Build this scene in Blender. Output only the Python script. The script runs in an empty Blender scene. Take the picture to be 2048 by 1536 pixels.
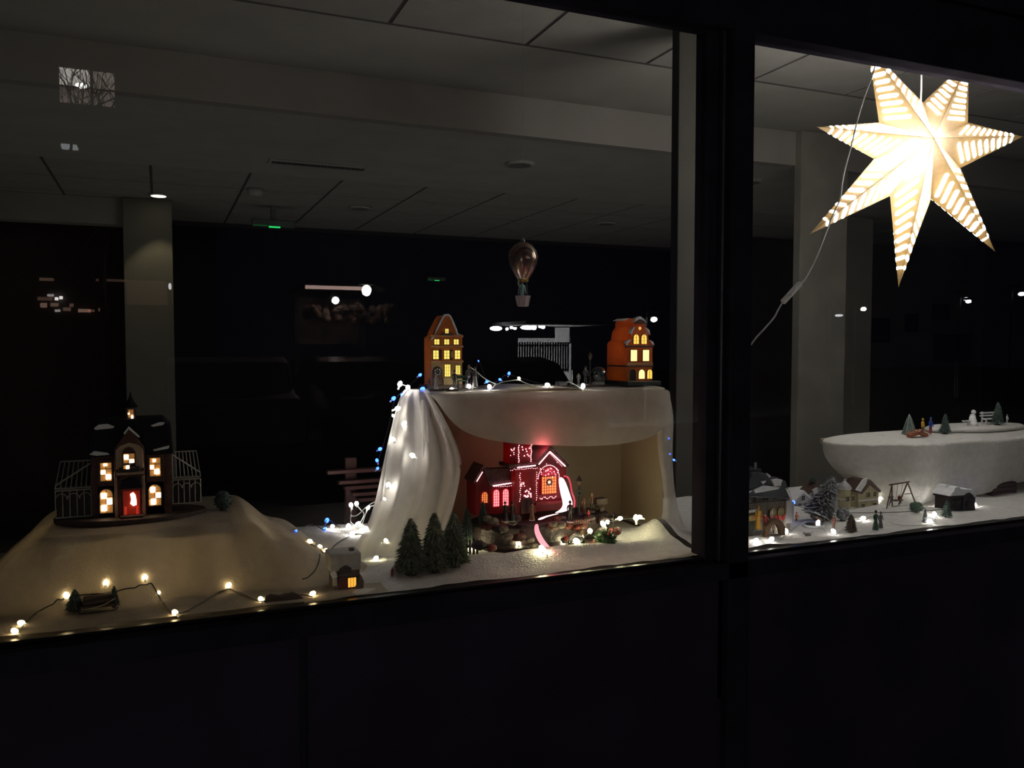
import bpy, bmesh, math, random
from mathutils import Vector, Matrix, noise
random.seed(7)
R = math.radians
C = bpy.context.scene
COL = C.collection

# ------------------------------------------------------------------ camera
D, EYE, YAW, PIT, F = 1.92, 1.60, 23.1, 2.6, 1650.0
cam = bpy.data.objects.new('camera', bpy.data.cameras.new('camera'))
COL.objects.link(cam); C.camera = cam
cam.location = (0, -D, EYE)
cam.rotation_euler = (R(90 - PIT), 0, R(-YAW))
cam.data.sensor_width = 36.0
cam.data.lens = 36.0 * F / 2048.0
cam.data.clip_start = 0.05; cam.data.clip_end = 200
CM = cam.rotation_euler.to_matrix()
CP = Vector(cam.location)

# ------------------------------------------------------------------ world, lights, exposure
W = bpy.data.worlds.new('night_sky'); C.world = W; W.use_nodes = True
wn = W.node_tree.nodes; wn['Background'].inputs[0].default_value = (0.35, 0.42, 1.0, 1)
wn['Background'].inputs[1].default_value = 0.014
C.view_settings.view_transform = 'Standard'; C.view_settings.look = 'None'
C.view_settings.exposure = 0.0; C.view_settings.gamma = 1.0
C.view_settings.use_curve_mapping = False
C.cycles.use_denoising = True
C.cycles.max_bounces = 8
C.cycles.sample_clamp_indirect = 3.0
C.cycles.use_light_tree = True

def light(name, kind, loc, energy, color, rot=(0, 0, 0), parent=None, **kw):
    d = bpy.data.lights.new(name, kind); d.energy = energy; d.color = color
    for k, v in kw.items(): setattr(d, k, v)
    o = bpy.data.objects.new(name, d); COL.objects.link(o)
    o.location = loc; o.rotation_euler = rot
    if parent: o.parent = parent
    return o
# unseen area light added left of the window to light columns and bulkhead
def aim(loc, tgt): return (Vector(tgt) - Vector(loc)).to_track_quat('-Z', 'Y').to_euler()
FILL_AT = (-9.0, -10.0, 1.3)
light('street_fill_light', 'AREA', FILL_AT, 9, (1.0, 0.93, 0.80), aim(FILL_AT, (2.5, 2, 2.2)), shape='RECTANGLE', size=5.0, size_y=1.6)
light('low_fill_light', 'AREA', (-4.0, -3.6, 0.12), 34, (1.0, 0.93, 0.82), aim((-4.0, -3.6, .12), (1.2, 3.5, 2.8)), shape='RECTANGLE', size=4.4, size_y=1.6)  # added area light near the ground, out of view, to brighten the ceiling

light('ceiling_fill_light', 'AREA', (1.8, 3.6, 0.06), 7.5, (1.0, 0.95, 0.84), (R(180), 0, 0), shape='RECTANGLE', size=6.5, size_y=3.2)  # added upward fill hidden behind the ledge, lifts the dark ceiling

# ------------------------------------------------------------------ geometry of the view (pixel -> place in the room)
def ray(px, py):
    return CM @ Vector(((px - 1024) / F, -(py - 768) / F, -1.0))
def P(px, py, Y):
    d = ray(px, py); t = (Y - CP.y) / d.y
    return CP + d * t
def G(px, py, Z):
    d = ray(px, py); t = (Z - CP.z) / d.z
    return CP + d * t
def proj(p):
    q = CM.transposed() @ (Vector(p) - CP)
    return (1024 + F * q.x / -q.z, 768 - F * q.y / -q.z, -q.z)
def PXZ(px, Y, Z):
    """world x on plane Y, height Z that shows at column px"""
    py = 800.0
    for _ in range(6):
        p = P(px, py, Y); py += (p.z - Z) * F / max(proj(p)[2], .1)
    return P(px, py, Y).x, py

# ------------------------------------------------------------------ materials
MATS = {}
def M(name, col=(.8, .8, .8), rough=.6, metal=0.0, var=.12, scale=25.0, bump=0.0, bscale=None,
      emit=None, es=0.0, trans=0.0, clear=0.0, spec=.4, col2=None, tcol=None):
    if name in MATS: return MATS[name]
    m = bpy.data.materials.new(name); m.use_nodes = True; MATS[name] = m
    nt = m.node_tree; N = nt.nodes; L = nt.links
    b = N['Principled BSDF']; out = N['Material Output']
    tc = N.new('ShaderNodeTexCoord'); nz = N.new('ShaderNodeTexNoise')
    nz.inputs['Scale'].default_value = scale; nz.inputs['Detail'].default_value = 4
    L.new(tc.outputs['Object'], nz.inputs['Vector'])
    cr = N.new('ShaderNodeValToRGB')
    c2 = col2 or tuple(min(1, c * (1 + var)) for c in col); c1 = col if col2 else tuple(c * (1 - var) for c in col)
    cr.color_ramp.elements[0].position = .35; cr.color_ramp.elements[1].position = .65
    cr.color_ramp.elements[0].color = (*c1, 1); cr.color_ramp.elements[1].color = (*c2, 1)
    L.new(nz.outputs['Fac'], cr.inputs['Fac']); L.new(cr.outputs['Color'], b.inputs['Base Color'])
    b.inputs['Roughness'].default_value = rough; b.inputs['Metallic'].default_value = metal
    b.inputs['Specular IOR Level'].default_value = spec
    if bump:
        n2 = N.new('ShaderNodeTexNoise'); n2.inputs['Scale'].default_value = bscale or scale * 3; n2.inputs['Detail'].default_value = 6
        L.new(tc.outputs['Object'], n2.inputs['Vector'])
        bp = N.new('ShaderNodeBump'); bp.inputs['Strength'].default_value = bump; bp.inputs['Distance'].default_value = .01
        L.new(n2.outputs['Fac'], bp.inputs['Height']); L.new(bp.outputs['Normal'], b.inputs['Normal'])
    if emit:
        b.inputs['Emission Color'].default_value = (*emit, 1); b.inputs['Emission Strength'].default_value = es
    sh = b.outputs['BSDF']
    if trans:
        t = N.new('ShaderNodeBsdfTranslucent')
        if tcol: t.inputs['Color'].default_value = (*tcol, 1)
        else: L.new(cr.outputs['Color'], t.inputs['Color'])
        mx = N.new('ShaderNodeMixShader'); mx.inputs[0].default_value = trans
        L.new(sh, mx.inputs[1]); L.new(t.outputs[0], mx.inputs[2]); sh = mx.outputs[0]
    if clear:
        t = N.new('ShaderNodeBsdfTransparent'); mx = N.new('ShaderNodeMixShader'); mx.inputs[0].default_value = clear
        L.new(sh, mx.inputs[1]); L.new(t.outputs[0], mx.inputs[2]); sh = mx.outputs[0]
    if sh != b.outputs['BSDF']: L.new(sh, out.inputs['Surface'])
    return m
def glow(name, col, s): return M(name, tuple(min(.8, c * .8) for c in col), .5, emit=col, es=s, var=.02)

def glass_mat(name, k=1.8):
    m = bpy.data.materials.new(name); m.use_nodes = True; nt = m.node_tree; N = nt.nodes; L = nt.links
    N.remove(N['Principled BSDF'])
    fr = N.new('ShaderNodeFresnel'); fr.inputs['IOR'].default_value = 1.5
    mu = N.new('ShaderNodeMath'); mu.operation = 'MULTIPLY'; mu.inputs[1].default_value = k
    mu.use_clamp = True
    nz = N.new('ShaderNodeTexNoise'); nz.inputs['Scale'].default_value = 3
    ad = N.new('ShaderNodeMath'); ad.operation = 'MULTIPLY_ADD'; ad.inputs[1].default_value = .006; ad.inputs[2].default_value = 0
    g = N.new('ShaderNodeBsdfGlossy'); g.inputs['Roughness'].default_value = .004
    t = N.new('ShaderNodeBsdfTransparent'); t.inputs['Color'].default_value = (.93, .95, .94, 1)
    mx = N.new('ShaderNodeMixShader')
    L.new(nz.outputs['Fac'], ad.inputs[0]); L.new(ad.outputs[0], g.inputs['Roughness'])
    L.new(fr.outputs[0], mu.inputs[0]); L.new(mu.outputs[0], mx.inputs[0])
    L.new(t.outputs[0], mx.inputs[1]); L.new(g.outputs[0], mx.inputs[2])
    L.new(mx.outputs[0], N['Material Output'].inputs['Surface'])
    return m

snow = M('snow_batting', (.80, .79, .76), .95, var=.06, scale=40, bump=.55, bscale=160, trans=.22, spec=.1)
tulle = M('white_tulle', (.80, .77, .72), .9, var=.05, scale=30, bump=.25, bscale=300, trans=.45, clear=.22, spec=.1)
cover = M('thin_white_fleece', (.62, .56, .46), .95, var=.06, scale=30, bump=.5, bscale=170, trans=.5, spec=.1)
snowpaint = M('snow_paint', (.78, .80, .84), .6, var=.05, scale=60, bump=.3)
frame_m = M('dark_window_frame', (.022, .020, .028), 0.9, spec=0.0, var=.2, scale=8, bump=.05)
panel_m = M('dark_wall_panel', (.030, .025, .040), .75, spec=.04, var=.25, scale=3, bump=.1)
alu = M('bare_aluminium', (.10, .10, .105), .35, metal=.8, var=.1)
colpaint = M('column_paint', (.15, .148, .125), .9, var=.05, scale=4, bump=.1, bscale=60)
plaster = M('white_plaster', (.36, .35, .32), .9, var=.05, scale=4, bump=.1, bscale=60)
tile_m = M('ceiling_tile_board', (.33, .32, .30), .95, var=.06, scale=6, bump=.3, bscale=220)
grid_m = M('ceiling_grid_metal', (.09, .085, .08), .6)
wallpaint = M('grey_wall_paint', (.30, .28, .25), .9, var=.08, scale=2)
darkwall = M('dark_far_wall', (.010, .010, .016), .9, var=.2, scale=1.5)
floor_m = M('floor_vinyl', (.10, .095, .09), .5, var=.2, scale=3)
board = M('cream_board', (.42, .34, .24), .7, var=.04, scale=10)
black = M('black_painted', (.02, .02, .022), .5)
darkbrown = M('dark_brown_resin', (.06, .04, .03), .6, bump=.3, scale=80)
grayres = M('grey_resin', (.22, .21, .20), .5, bump=.3, scale=90, var=.35)
white = M('white_plastic', (.75, .75, .74), .35)
clearcable = M('clear_white_cable', (.70, .70, .68), .3, trans=.3)
darkcable = M('dark_green_cable', (.03, .035, .025), .5)
green_fir = M('frosted_fir_green', (.06, .085, .045), .9, scale=90, col2=(.24, .27, .20), trans=.1)
dark_fir = M('dark_fir_green', (.02, .04, .03), .9, scale=120, col2=(.08, .11, .10))
silver_fir = M('silver_frosted_fir', (.07, .08, .09), .8, scale=110, col2=(.38, .38, .40))
warm_led = glow('warm_led_glow', (1.0, .72, .36), 15)
white_led = glow('white_led_glow', (1.0, .93, .84), 48)
soft_led = glow('yellow_led_glow', (1.0, .90, .52), 55)
blue_led = glow('blue_led_glow', (.03, .10, 1.0), 9)

# ------------------------------------------------------------------ mesh building
class MB:
    def __init__(s): s.v = []; s.f = []; s.mi = []; s.cur = 0
    def add(s, vs, fs):
        n = len(s.v); s.v += [tuple(v) for v in vs]; s.f += [tuple(i + n for i in f) for f in fs]; s.mi += [s.cur] * len(fs); return s
    def box(s, x0, y0, z0, x1, y1, z1):
        return s.add([(x0,y0,z0),(x1,y0,z0),(x1,y1,z0),(x0,y1,z0),(x0,y0,z1),(x1,y0,z1),(x1,y1,z1),(x0,y1,z1)],
                     [(0,3,2,1),(4,5,6,7),(0,1,5,4),(1,2,6,5),(2,3,7,6),(3,0,4,7)])
    def prism(s, pts, y0, y1):
        """polygon in x,z (counter-clockwise seen from -y) extruded along y"""
        n = len(pts)
        vs = [(x, y0, z) for x, z in pts] + [(x, y1, z) for x, z in pts]
        fs = [tuple(range(n)), tuple(range(2 * n - 1, n - 1, -1))]
        fs += [(i, i + n, (i + 1) % n + n, (i + 1) % n) for i in range(n)]
        return s.add(vs, fs)
    def slab(s, pts, z0, z1):
        n = len(pts)
        vs = [(x, y, z0) for x, y in pts] + [(x, y, z1) for x, y in pts]
        fs = [tuple(range(n - 1, -1, -1)), tuple(range(n, 2 * n))]
        fs += [(i, (i + 1) % n, (i + 1) % n + n, i + n) for i in range(n)]
        return s.add(vs, fs)
    def lathe(s, prof, c=(0, 0, 0), seg=14, sx=1, sy=1):
        vs = []; fs = []
        for r, z in prof:
            for k in range(seg):
                a = 2 * math.pi * k / seg; vs.append((c[0] + r * sx * math.cos(a), c[1] + r * sy * math.sin(a), c[2] + z))
        for i in range(len(prof) - 1):
            for k in range(seg):
                fs.append((i*seg+k, i*seg+(k+1)%seg, (i+1)*seg+(k+1)%seg, (i+1)*seg+k))
        fs.append(tuple(range(seg - 1, -1, -1))); fs.append(tuple(range((len(prof)-1)*seg, len(prof)*seg)))
        return s.add(vs, fs)
    def ball(s, c, r, seg=12, rings=7):
        rx, ry, rz = (r, r, r) if not hasattr(r, '__len__') else r
        prof = [(max(math.sin(math.pi * i / rings), .02), -math.cos(math.pi * i / rings) * rz) for i in range(rings + 1)]
        return s.lathe(prof, c, seg, rx, ry)
    def tube(s, pts, r, seg=6, r2=None):
        pts = [Vector(p) for p in pts]; vs = []; fs = []; n = len(pts)
        up = Vector((0, 0, 1))
        for i, p in enumerate(pts):
            t = (pts[min(i + 1, n - 1)] - pts[max(i - 1, 0)]).normalized()
            a = t.cross(up)
            if a.length < .05: a = t.cross(Vector((0, 1, 0)))
            a.normalize(); b = t.cross(a).normalized()
            rr = r if r2 is None else r + (r2 - r) * i / max(n - 1, 1)
            for k in range(seg):
                an = 2 * math.pi * k / seg; vs.append(p + a * rr * math.cos(an) + b * rr * math.sin(an))
        for i in range(n - 1):
            for k in range(seg):
                fs.append((i*seg+k, (i+1)*seg+k, (i+1)*seg+(k+1)%seg, i*seg+(k+1)%seg))
        fs.append(tuple(range(seg))); fs.append(tuple(range(n*seg-1, (n-1)*seg-1, -1)))
        return s.add(vs, fs)
    def build(s, name, mat, parent=None, smooth=False, bevel=0, kind=None, fix=True):
        me = bpy.data.meshes.new(name); me.from_pydata(s.v, [], s.f)
        for m in (mat if isinstance(mat, (list, tuple)) else [mat]): me.materials.append(m)
        for p, i in zip(me.polygons, s.mi): p.material_index = i; p.use_smooth = smooth
        if fix:
            b = bmesh.new(); b.from_mesh(me); bmesh.ops.recalc_face_normals(b, faces=b.faces); b.to_mesh(me); b.free()
        o = bpy.data.objects.new(name, me); COL.objects.link(o)
        if parent: o.parent = parent
        if bevel:
            md = o.modifiers.new('bevel', 'BEVEL'); md.width = bevel; md.segments = 2; md.limit_method = 'ANGLE'
        if kind: o['kind'] = kind
        return o

def tag(o, label, cat, group=None):
    o['label'] = label; o['category'] = cat
    if group: o['group'] = group
    return o
def thing(name, label, cat, loc=(0, 0, 0), rz=0, group=None):
    o = bpy.data.objects.new(name, None); COL.objects.link(o); o.location = loc; o.rotation_euler = (0, 0, rz)
    o.empty_display_size = .05
    return tag(o, label, cat, group)
def struct(o): o['kind'] = 'structure'; return o
def sbox(name, mat, x0, y0, z0, x1, y1, z1, parent=None, bevel=0):
    o = MB().box(x0, y0, z0, x1, y1, z1).build(name, mat, parent, bevel=bevel)
    if not parent: struct(o)
    return o

# ------------------------------------------------------------------ room shell
Z1, Z2 = 2.90, 2.73           # near and far ceiling heights
XL, XR = -4.5, 11.0
sbox('floor', floor_m, XL, .0, -.1, XR, 9, 0)
ce = sbox('ceiling', plaster, XL, .16, Z1, XR, 2.10, Z1 + .1)
YT = 3.75
ce2 = sbox('ceiling.001', plaster, XL, 2.10, Z2, XR, YT, Z2 + .27)
ce3 = sbox('ceiling.002', grid_m, XL, YT, Z2 + .006, XR, 6.6, Z2 + .1)
def tiles(parent, xs, ys, z, p=.6):
    me = None
    for x in xs:
        for y in ys:
            if me is None:
                o = MB().box(-p/2+.009, -p/2+.009, 0, p/2-.009, p/2-.009, .004).build('ceiling_tile', tile_m, parent); me = o.data
            else:
                o = bpy.data.objects.new('ceiling_tile', me); COL.objects.link(o); o.parent = parent
            o.location = (x, y, z)
cg = sbox('ceiling.003', grid_m, -3.0, .16, Z1 - .004, 6.0, 1.392, Z1)
x0 = G(770, 55, Z1).x
tiles(cg, [x0 + .3 + .6 * k for k in range(-5, 8)], [1.07, .47], Z1 - .008)
x1 = G(860, 371, Z2).x
tiles(ce3, [x1 + .3 + .6 * k for k in range(-9, 13)], [YT + .3 + .6 * k for k in range(4)], Z2 + .002)
sbox('trim_1', M('bulkhead_paint', (.27, .255, .235), .9, var=.04, scale=4), XL, 2.07, Z2 - .03, XR, 2.14, Z1)      # face of the bulkhead
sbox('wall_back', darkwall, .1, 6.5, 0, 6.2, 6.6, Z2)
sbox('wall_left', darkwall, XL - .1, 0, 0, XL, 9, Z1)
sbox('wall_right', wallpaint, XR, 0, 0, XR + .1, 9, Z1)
# recess at the left with a lintel and a column
sbox('trim_2', wallpaint, XL, 5.10, 2.53, .05, 5.25, Z2)
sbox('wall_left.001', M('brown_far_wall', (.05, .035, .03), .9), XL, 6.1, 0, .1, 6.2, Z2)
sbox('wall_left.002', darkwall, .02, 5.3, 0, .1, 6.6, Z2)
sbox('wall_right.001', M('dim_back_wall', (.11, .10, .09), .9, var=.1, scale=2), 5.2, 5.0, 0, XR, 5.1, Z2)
def column(name, Y, pxa, pxb, z1, mat, depth=.3, xa=None, xb=None):
    a = xa if xa is not None else P(pxa, 700, Y).x; b = xb if xb is not None else P(pxb, 700, Y).x
    return sbox(name, mat, a, Y, 0, b, Y + depth, z1, bevel=.004)
column('trim_3', 5.02, 251, 349, Z2, colpaint, .07)
column('trim_4', 2.02, 1597, 1690, Z1, M('front_column_paint', (.24, .23, .20), .9, scale=4), .06)
column('trim_5', 3.6, 1650, 1742, Z2, wallpaint, .06)
column('trim_6', .86, 1353, 1440, Z1, M('column_grey_paint', (.040, .038, .033), .9, scale=3), .05)
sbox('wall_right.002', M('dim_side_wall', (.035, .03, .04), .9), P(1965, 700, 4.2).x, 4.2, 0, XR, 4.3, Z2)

# ------------------------------------------------------------------ shop window: frame, panes
SX0, SX1 = -2.6, 5.2
HZ = 2.466
w1 = thing('window_1', '', ''); del w1['label'], w1['category']; struct(w1)
MB().box(SX0, -.05, HZ, SX1, .03, 3.3).build('header', frame_m, w1, bevel=.004)
MB().box(SX0, -.07, HZ + .20, SX1, -.05, HZ + .215).build('header_moulding', frame_m, w1)
MB().box(SX0, -.055, .945, SX1, .02, .995).build('bottom_rail', frame_m, w1, bevel=.003)
MB().box(SX0, -.012, .995, SX1, .006, 1.004).build('glazing_bead', M('black_glazing_bead', (.008, .008, .008), .3), w1, bevel=.002)
MB().box(1.455, -.055, 0, 1.525, .045, HZ + .02).build('mullion', frame_m, w1, bevel=.003)
MB().box(1.400, -.02, .99, 1.432, .045, HZ + .01).build('sash_frame', frame_m, w1, bevel=.002)
MB().box(1.434, -.035, .99, 1.441, -.005, HZ + .01).build('aluminium_strip', alu, w1)
MB().box(1.441, -.03, .6, 1.455, .03, HZ + .01).build('mullion_rebate', frame_m, w1)
gm = glass_mat('window_glass')
for a, b in ((SX0, 1.40), (1.525, SX1)):
    MB().add([(a, 0, 1.0), (b, 0, 1.0), (b, 0, HZ), (a, 0, HZ)], [(0, 1, 2, 3)]).build('glass_pane', gm, w1, fix=False)
sbox('wall_front', panel_m, SX0, -.03, 0, SX1, .03, .945)
sbox('wall_front.001', panel_m, SX0, .03, 2.62, SX1, .16, 3.3)
sbox('wall_front.002', panel_m, XL, -.03, 0, SX0, .1, 3.3)
sbox('wall_front.003', panel_m, SX1, -.03, 0, XR, .1, 3.3)
for x in (-.9, .28, 2.75, 3.95):
    MB().box(x, -.036, .0, x + .012, -.03, .94).build('panel_joint', frame_m, bpy.data.objects['wall_front'])

# display ledge
sbox('trim_7', M('display_ledge_laminate', (.12, .11, .10), .6), SX0, .03, .95, SX1, .86, .992)

# ------------------------------------------------------------------ snow blankets
BUMPS = [(.98, .155, .32, .045, .028), (1.3, .155, .15, .04, .008), (1.44, .27, .06, .07, .052), (1.08, .36, .25, .12, .022),
         (.36, .62, .20, .14, .03), (.62, .22, .12, .07, .012), (2.41, .20, .15, .075, .030), (3.1, .13, .5, .07, .012),
         (1.64, .06, .06, .05, .022), (2.0, .5, .3, .12, .008), (1.30, .12, .18, .06, -.006)]
def H(x, y):
    z = 1.006 + .006 * noise.noise((x * 5, y * 5, 0)) + .003 * noise.noise((x * 17, y * 17, 3))
    for cx, cy, sx, sy, h in BUMPS:
        z += h * math.exp(-((x - cx) / sx) ** 2 - ((y - cy) / sy) ** 2)
    return max(z, .996)
def ss(a, b, x):
    t = min(1, max(0, (x - a) / (b - a))); return t * t * (3 - 2 * t)
def HC(x, y):
    """fleece drawn over the low bench on the left"""
    yf = .17 + .02 * math.sin(x * 14) + .012 * math.sin(x * 37 + 1)
    sx = min(ss(-.46, -.235, x), 1 - .45 * ss(.19, .29, x) - .55 * ss(.28, .46, x))
    sy = ss(yf - .035, yf + .045, y)
    sy *= 1 - ss(.63, .71, y)
    f = sx * sy
    z = 1.008 + .155 * f + .004 * noise.noise((x * 8, y * 8, 5))
    z += .006 * math.sin(x * 60 + 9 * y) * f * (1 - f) * 2.5
    z += .03 * math.exp(-((x - .40) / .14) ** 2 - ((y - .25) / .06) ** 2) * .35
    return z
def field(name, h, x0, x1, y0, y1, nx, ny, mat, label, cat, thick=0, hole=None):
    vs = []; fs = []
    for j in range(ny + 1):
        for i in range(nx + 1):
            x = x0 + (x1 - x0) * i / nx; y = y0 + (y1 - y0) * j / ny; vs.append((x, y, h(x, y)))
    for j in range(ny):
        for i in range(nx):
            a = j * (nx + 1) + i; fs.append((a, a + 1, a + nx + 2, a + nx + 1))
    o = MB().add(vs, fs).build(name, mat, smooth=True, fix=False)
    return tag(o, label, cat)
field('snow_blanket', H, .30, 1.43, .012, .80, 130, 80, snow, 'white snow batting under the pink church and canal-house box, rising in low drifts', 'blanket')
field('snow_blanket', H, 1.455, 4.1, .012, .80, 200, 80, snow, 'white snow batting under the village right of the thick mullion', 'blanket')
field('fleece_cover', HC, -.62, .50, .014, .82, 150, 110, cover, 'thin white fleece draped over the low bench under the big manor', 'blanket')
def H2(x, y): return max(H(x, y) if x > .3 else 0, HC(x, y) if x < .5 else 0)
def on(px, py, h=H2):
    """first point of the snow surface met along the line of sight"""
    d = ray(px, py); t = (.02 - CP.y) / d.y
    while t < 6:
        p = CP + d * t
        if p.z <= h(p.x, p.y): break
        t += .003
    return Vector((p.x, p.y, h(p.x, p.y)))

# low bench under the fleece
b = thing('low_bench', 'low wooden bench showing dimly through the fleece under the manor', 'bench', (0, 0, 1.0))
wood = M('pale_wood', (.35, .26, .17), .7, scale=12)
MB().box(-.225, .225, .128, .175, .62, .146).build('bench_top', wood, b, bevel=.002)
for x, y in ((-.225, .23), (.147, .23), (-.225, .59), (.147, .59)):
    MB().box(x, y, -.004, x + .026, y + .026, .128).build('leg', wood, b, bevel=.002)

# ------------------------------------------------------------------ the white display box and its tulle
BX0, BX1, BY0, BY1, BZ = .715, 1.512, .36, .62, 1.46
bx = thing('display_box', 'open cream box turned on its side, carrying the two canal houses', 'box', (0, 0, 0))
T = .014
MB().box(BX0, BY0, BZ - T, BX1, BY1, BZ).build('top_panel', board, bx, bevel=.001)
MB().box(BX0, BY0, 1.0, BX0 + T, BY1, BZ - T).build('side_panel', board, bx, bevel=.001)
MB().box(BX1 - T, BY0, 1.0, BX1, BY1, BZ - T).build('side_panel', board, bx, bevel=.001)
MB().box(BX0 + T, BY1 - T, 1.0, BX1 - T, BY1, BZ - T).build('back_panel', board, bx, bevel=.001)

def sheet(name, rows, mat, parent=None, levels=2, thick=0):
    ny = len(rows); nx = len(rows[0]); vs = [p for r in rows for p in r]; fs = []
    for j in range(ny - 1):
        for i in range(nx - 1):
            a = j * nx + i; fs.append((a, a + 1, a + nx + 1, a + nx))
    o = MB().add(vs, fs).build(name, mat, parent, smooth=True, fix=False)
    md = o.modifiers.new('sub', 'SUBSURF'); md.levels = levels; md.render_levels = levels
    return o
tu = thing('tulle_drape', 'sheer white tulle draped over the box and falling to the snow on its left', 'drape', (0, 0, 0))
TZ = BZ + .006
rows = []
for j, y in enumerate((.344, .40, .46, .52, .58, .63)):
    rows.append([(x, y, TZ + .004 * math.sin(i * 1.9 + j) + .012 * math.exp(-((x - 1.09) / .09) ** 2) + (0 if j else -.003))
                 for i, x in enumerate([BX0 - .01 + (BX1 - BX0 + .02) * k / 13 for k in range(14)])])
sheet('top_cloth', rows, tulle, tu)
low = [(872, 800), (905, 852), (950, 874), (1000, 884), (1050, 889), (1100, 891), (1150, 892), (1200, 892), (1250, 888), (1300, 876), (1322, 860), (1344, 848)]
rows = []
tops = [BX0 - .01 + (BX1 - BX0 + .02) * k / 11 for k in range(12)]
for j in range(7):
    t = j / 6; r = []
    for i, (px, py) in enumerate(low):
        q = P(px, py, .325); tp = Vector((tops[i], .342, TZ - .003))
        p = tp.lerp(q, t); p.y += (-.010 * math.sin(t * 3) + .008 * math.sin(i * 2.3 + t * 3)) * (t > 0)
        r.append(tuple(p))
    rows.append(r)
sheet('front_valance', rows, tulle, tu)
def fall(name, spec, n, ya, amp, ph=0):
    rows = []
    for j, (py, xa, xb, Y) in enumerate(spec):
        r = []
        for i in range(n):
            s = i / (n - 1); y = Y + amp * min(1, j * .6) * math.sin(i * 1.15 + ph) + ya * s
            r.append(tuple(P(xa + (xb - xa) * s, py, y)))
        rows.append(r)
    return sheet(name, rows, tulle, tu)
fall('side_fall', [(779, 808, 858, .40), (800, 797, 866, .39), (850, 783, 892, .36), (925, 767, 927, .33), (1000, 752, 911, .30), (1050, 736, 892, .28), (1088, 712, 880, .265), (1112, 700, 900, .24)], 17, -.03, .020)
fall('side_fall', [(778, 815, 852, .56), (850, 800, 862, .55), (950, 775, 872, .54), (1040, 745, 870, .53), (1062, 730, 862, .53)], 9, 0, .012, 1)
fall('side_fall', [(786, 1326, 1338, .36), (830, 1318, 1349, .35), (880, 1312, 1345, .35), (940, 1322, 1345, .34), (1000, 1330, 1351, .33), (1050, 1322, 1366, .31), (1088, 1300, 1392, .27)], 7, 0, .008, 2)
# fold lines of doubled cloth
for pts in ([(852, 786), (880, 830), (905, 880), (920, 930)], [(918, 935), (908, 985), (897, 1030), (884, 1062)], [(845, 800), (850, 850), (852, 900), (852, 940)]):
    rows = [[tuple(P(px + o, py, .318 - .001 * abs(o))) for o in (-5, 0, 6)] for px, py in pts]
    sheet('fold', rows, tulle, tu)

# ------------------------------------------------------------------ right raised table with batting
tb = thing('oval_riser', 'low oval riser table hidden under the batting on the right', 'table', (0, 0, 0))
MB().box(2.46, .36, 1.205, 4.0, .66, 1.228).build('tabletop', board, tb, bevel=.004)
for x, y in ((2.62, .42), (2.62, .60), (3.9, .42), (3.9, .6)):
    MB().box(x, y, .99, x + .03, y + .03, 1.205).build('leg', darkbrown, tb)
per = [(3.2, .70, 3.2, .70, 1.17), (2.8, .69, 2.82, .70, 1.17), (2.56, .66, 2.62, .66, 1.16), (2.40, .60, 2.52, .62, 1.13), (2.33, .50, 2.49, .61, 1.10), (2.35, .40, 2.53, .60, 1.07),
       (2.44, .34, 2.58, .58, 1.03), (2.535, .315, 2.52, .50, 1.006), (2.59, .295, 2.46, .33, 1.004), (2.68, .30, 2.60, .32, 1.004), (2.78, .30, 2.72, .34, 1.004), (2.88, .30, 2.84, .38, 1.006),
       (2.98, .30, 2.96, .34, 1.014), (3.10, .30, 3.08, .33, 1.03), (3.25, .30, 3.25, .35, 1.045), (3.45, .30, 3.45, .34, 1.06), (3.7, .30, 3.7, .35, 1.07), (4.05, .30, 4.05, .35, 1.08)]
rows = []
for t, zt in ((-.499, 1.2485), (-.35, 1.2485), (-.15, 1.2465), (0, 1.238), (.06, 1.225), (.25, None), (.5, None), (.75, None), (1, None)):
    r = []
    for i, (xa, ya, xb, yb, zb) in enumerate(per):
        if t < 0:
            cx, cy = min(max(xa, 2.62), 4.0), .5
            r.append((xa + (cx - xa) * -t * 2, ya + (cy - ya) * -t * 2, zt + .003 * math.sin(i * 2 + t * 9)))
        else:
            z = zt if zt else 1.215 + (zb - 1.215) * t
            bul = .018 * math.sin(t * 3.1)
            fo = .042 * math.sin(i * 1.9 + .6) * t * (1.6 - t)
            r.append((xa + (xb - xa) * t * t + .01 * math.cos(i * 1.7) * t, ya + (yb - ya) * t - bul * .6 + (fo if 5 < i else 0), z))
    rows.append(r)
dr = sheet('snow_drape', rows, snow)
tag(dr, 'thick white batting hanging in soft folds over the raised table on the right', 'drape')
def pad(x0, x1, y0, y1, z0, z1, name, label):
    m = MB(); pr = [(0.90, 0), (1.0, .3), (.99, .7), (.93, 1)]
    m.lathe([(a, b * (z1 - z0)) for a, b in pr] + [(.5, (z1 - z0) * 1.05), (.05, (z1 - z0) * 1.06)], ((x0 + x1) / 2, (y0 + y1) / 2, z0), 28, (x1 - x0) / 2, (y1 - y0) / 2)
    return tag(m.build(name, snow, smooth=True), label, 'slab')
sa = P(1862, 860, .50).x; sb_ = P(2042, 860, .50).x
pad(sa, sb_, .40, .62, 1.249, 1.268, 'snow_slab', 'flat oval slab of snow batting on the right table under the white bench')

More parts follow.
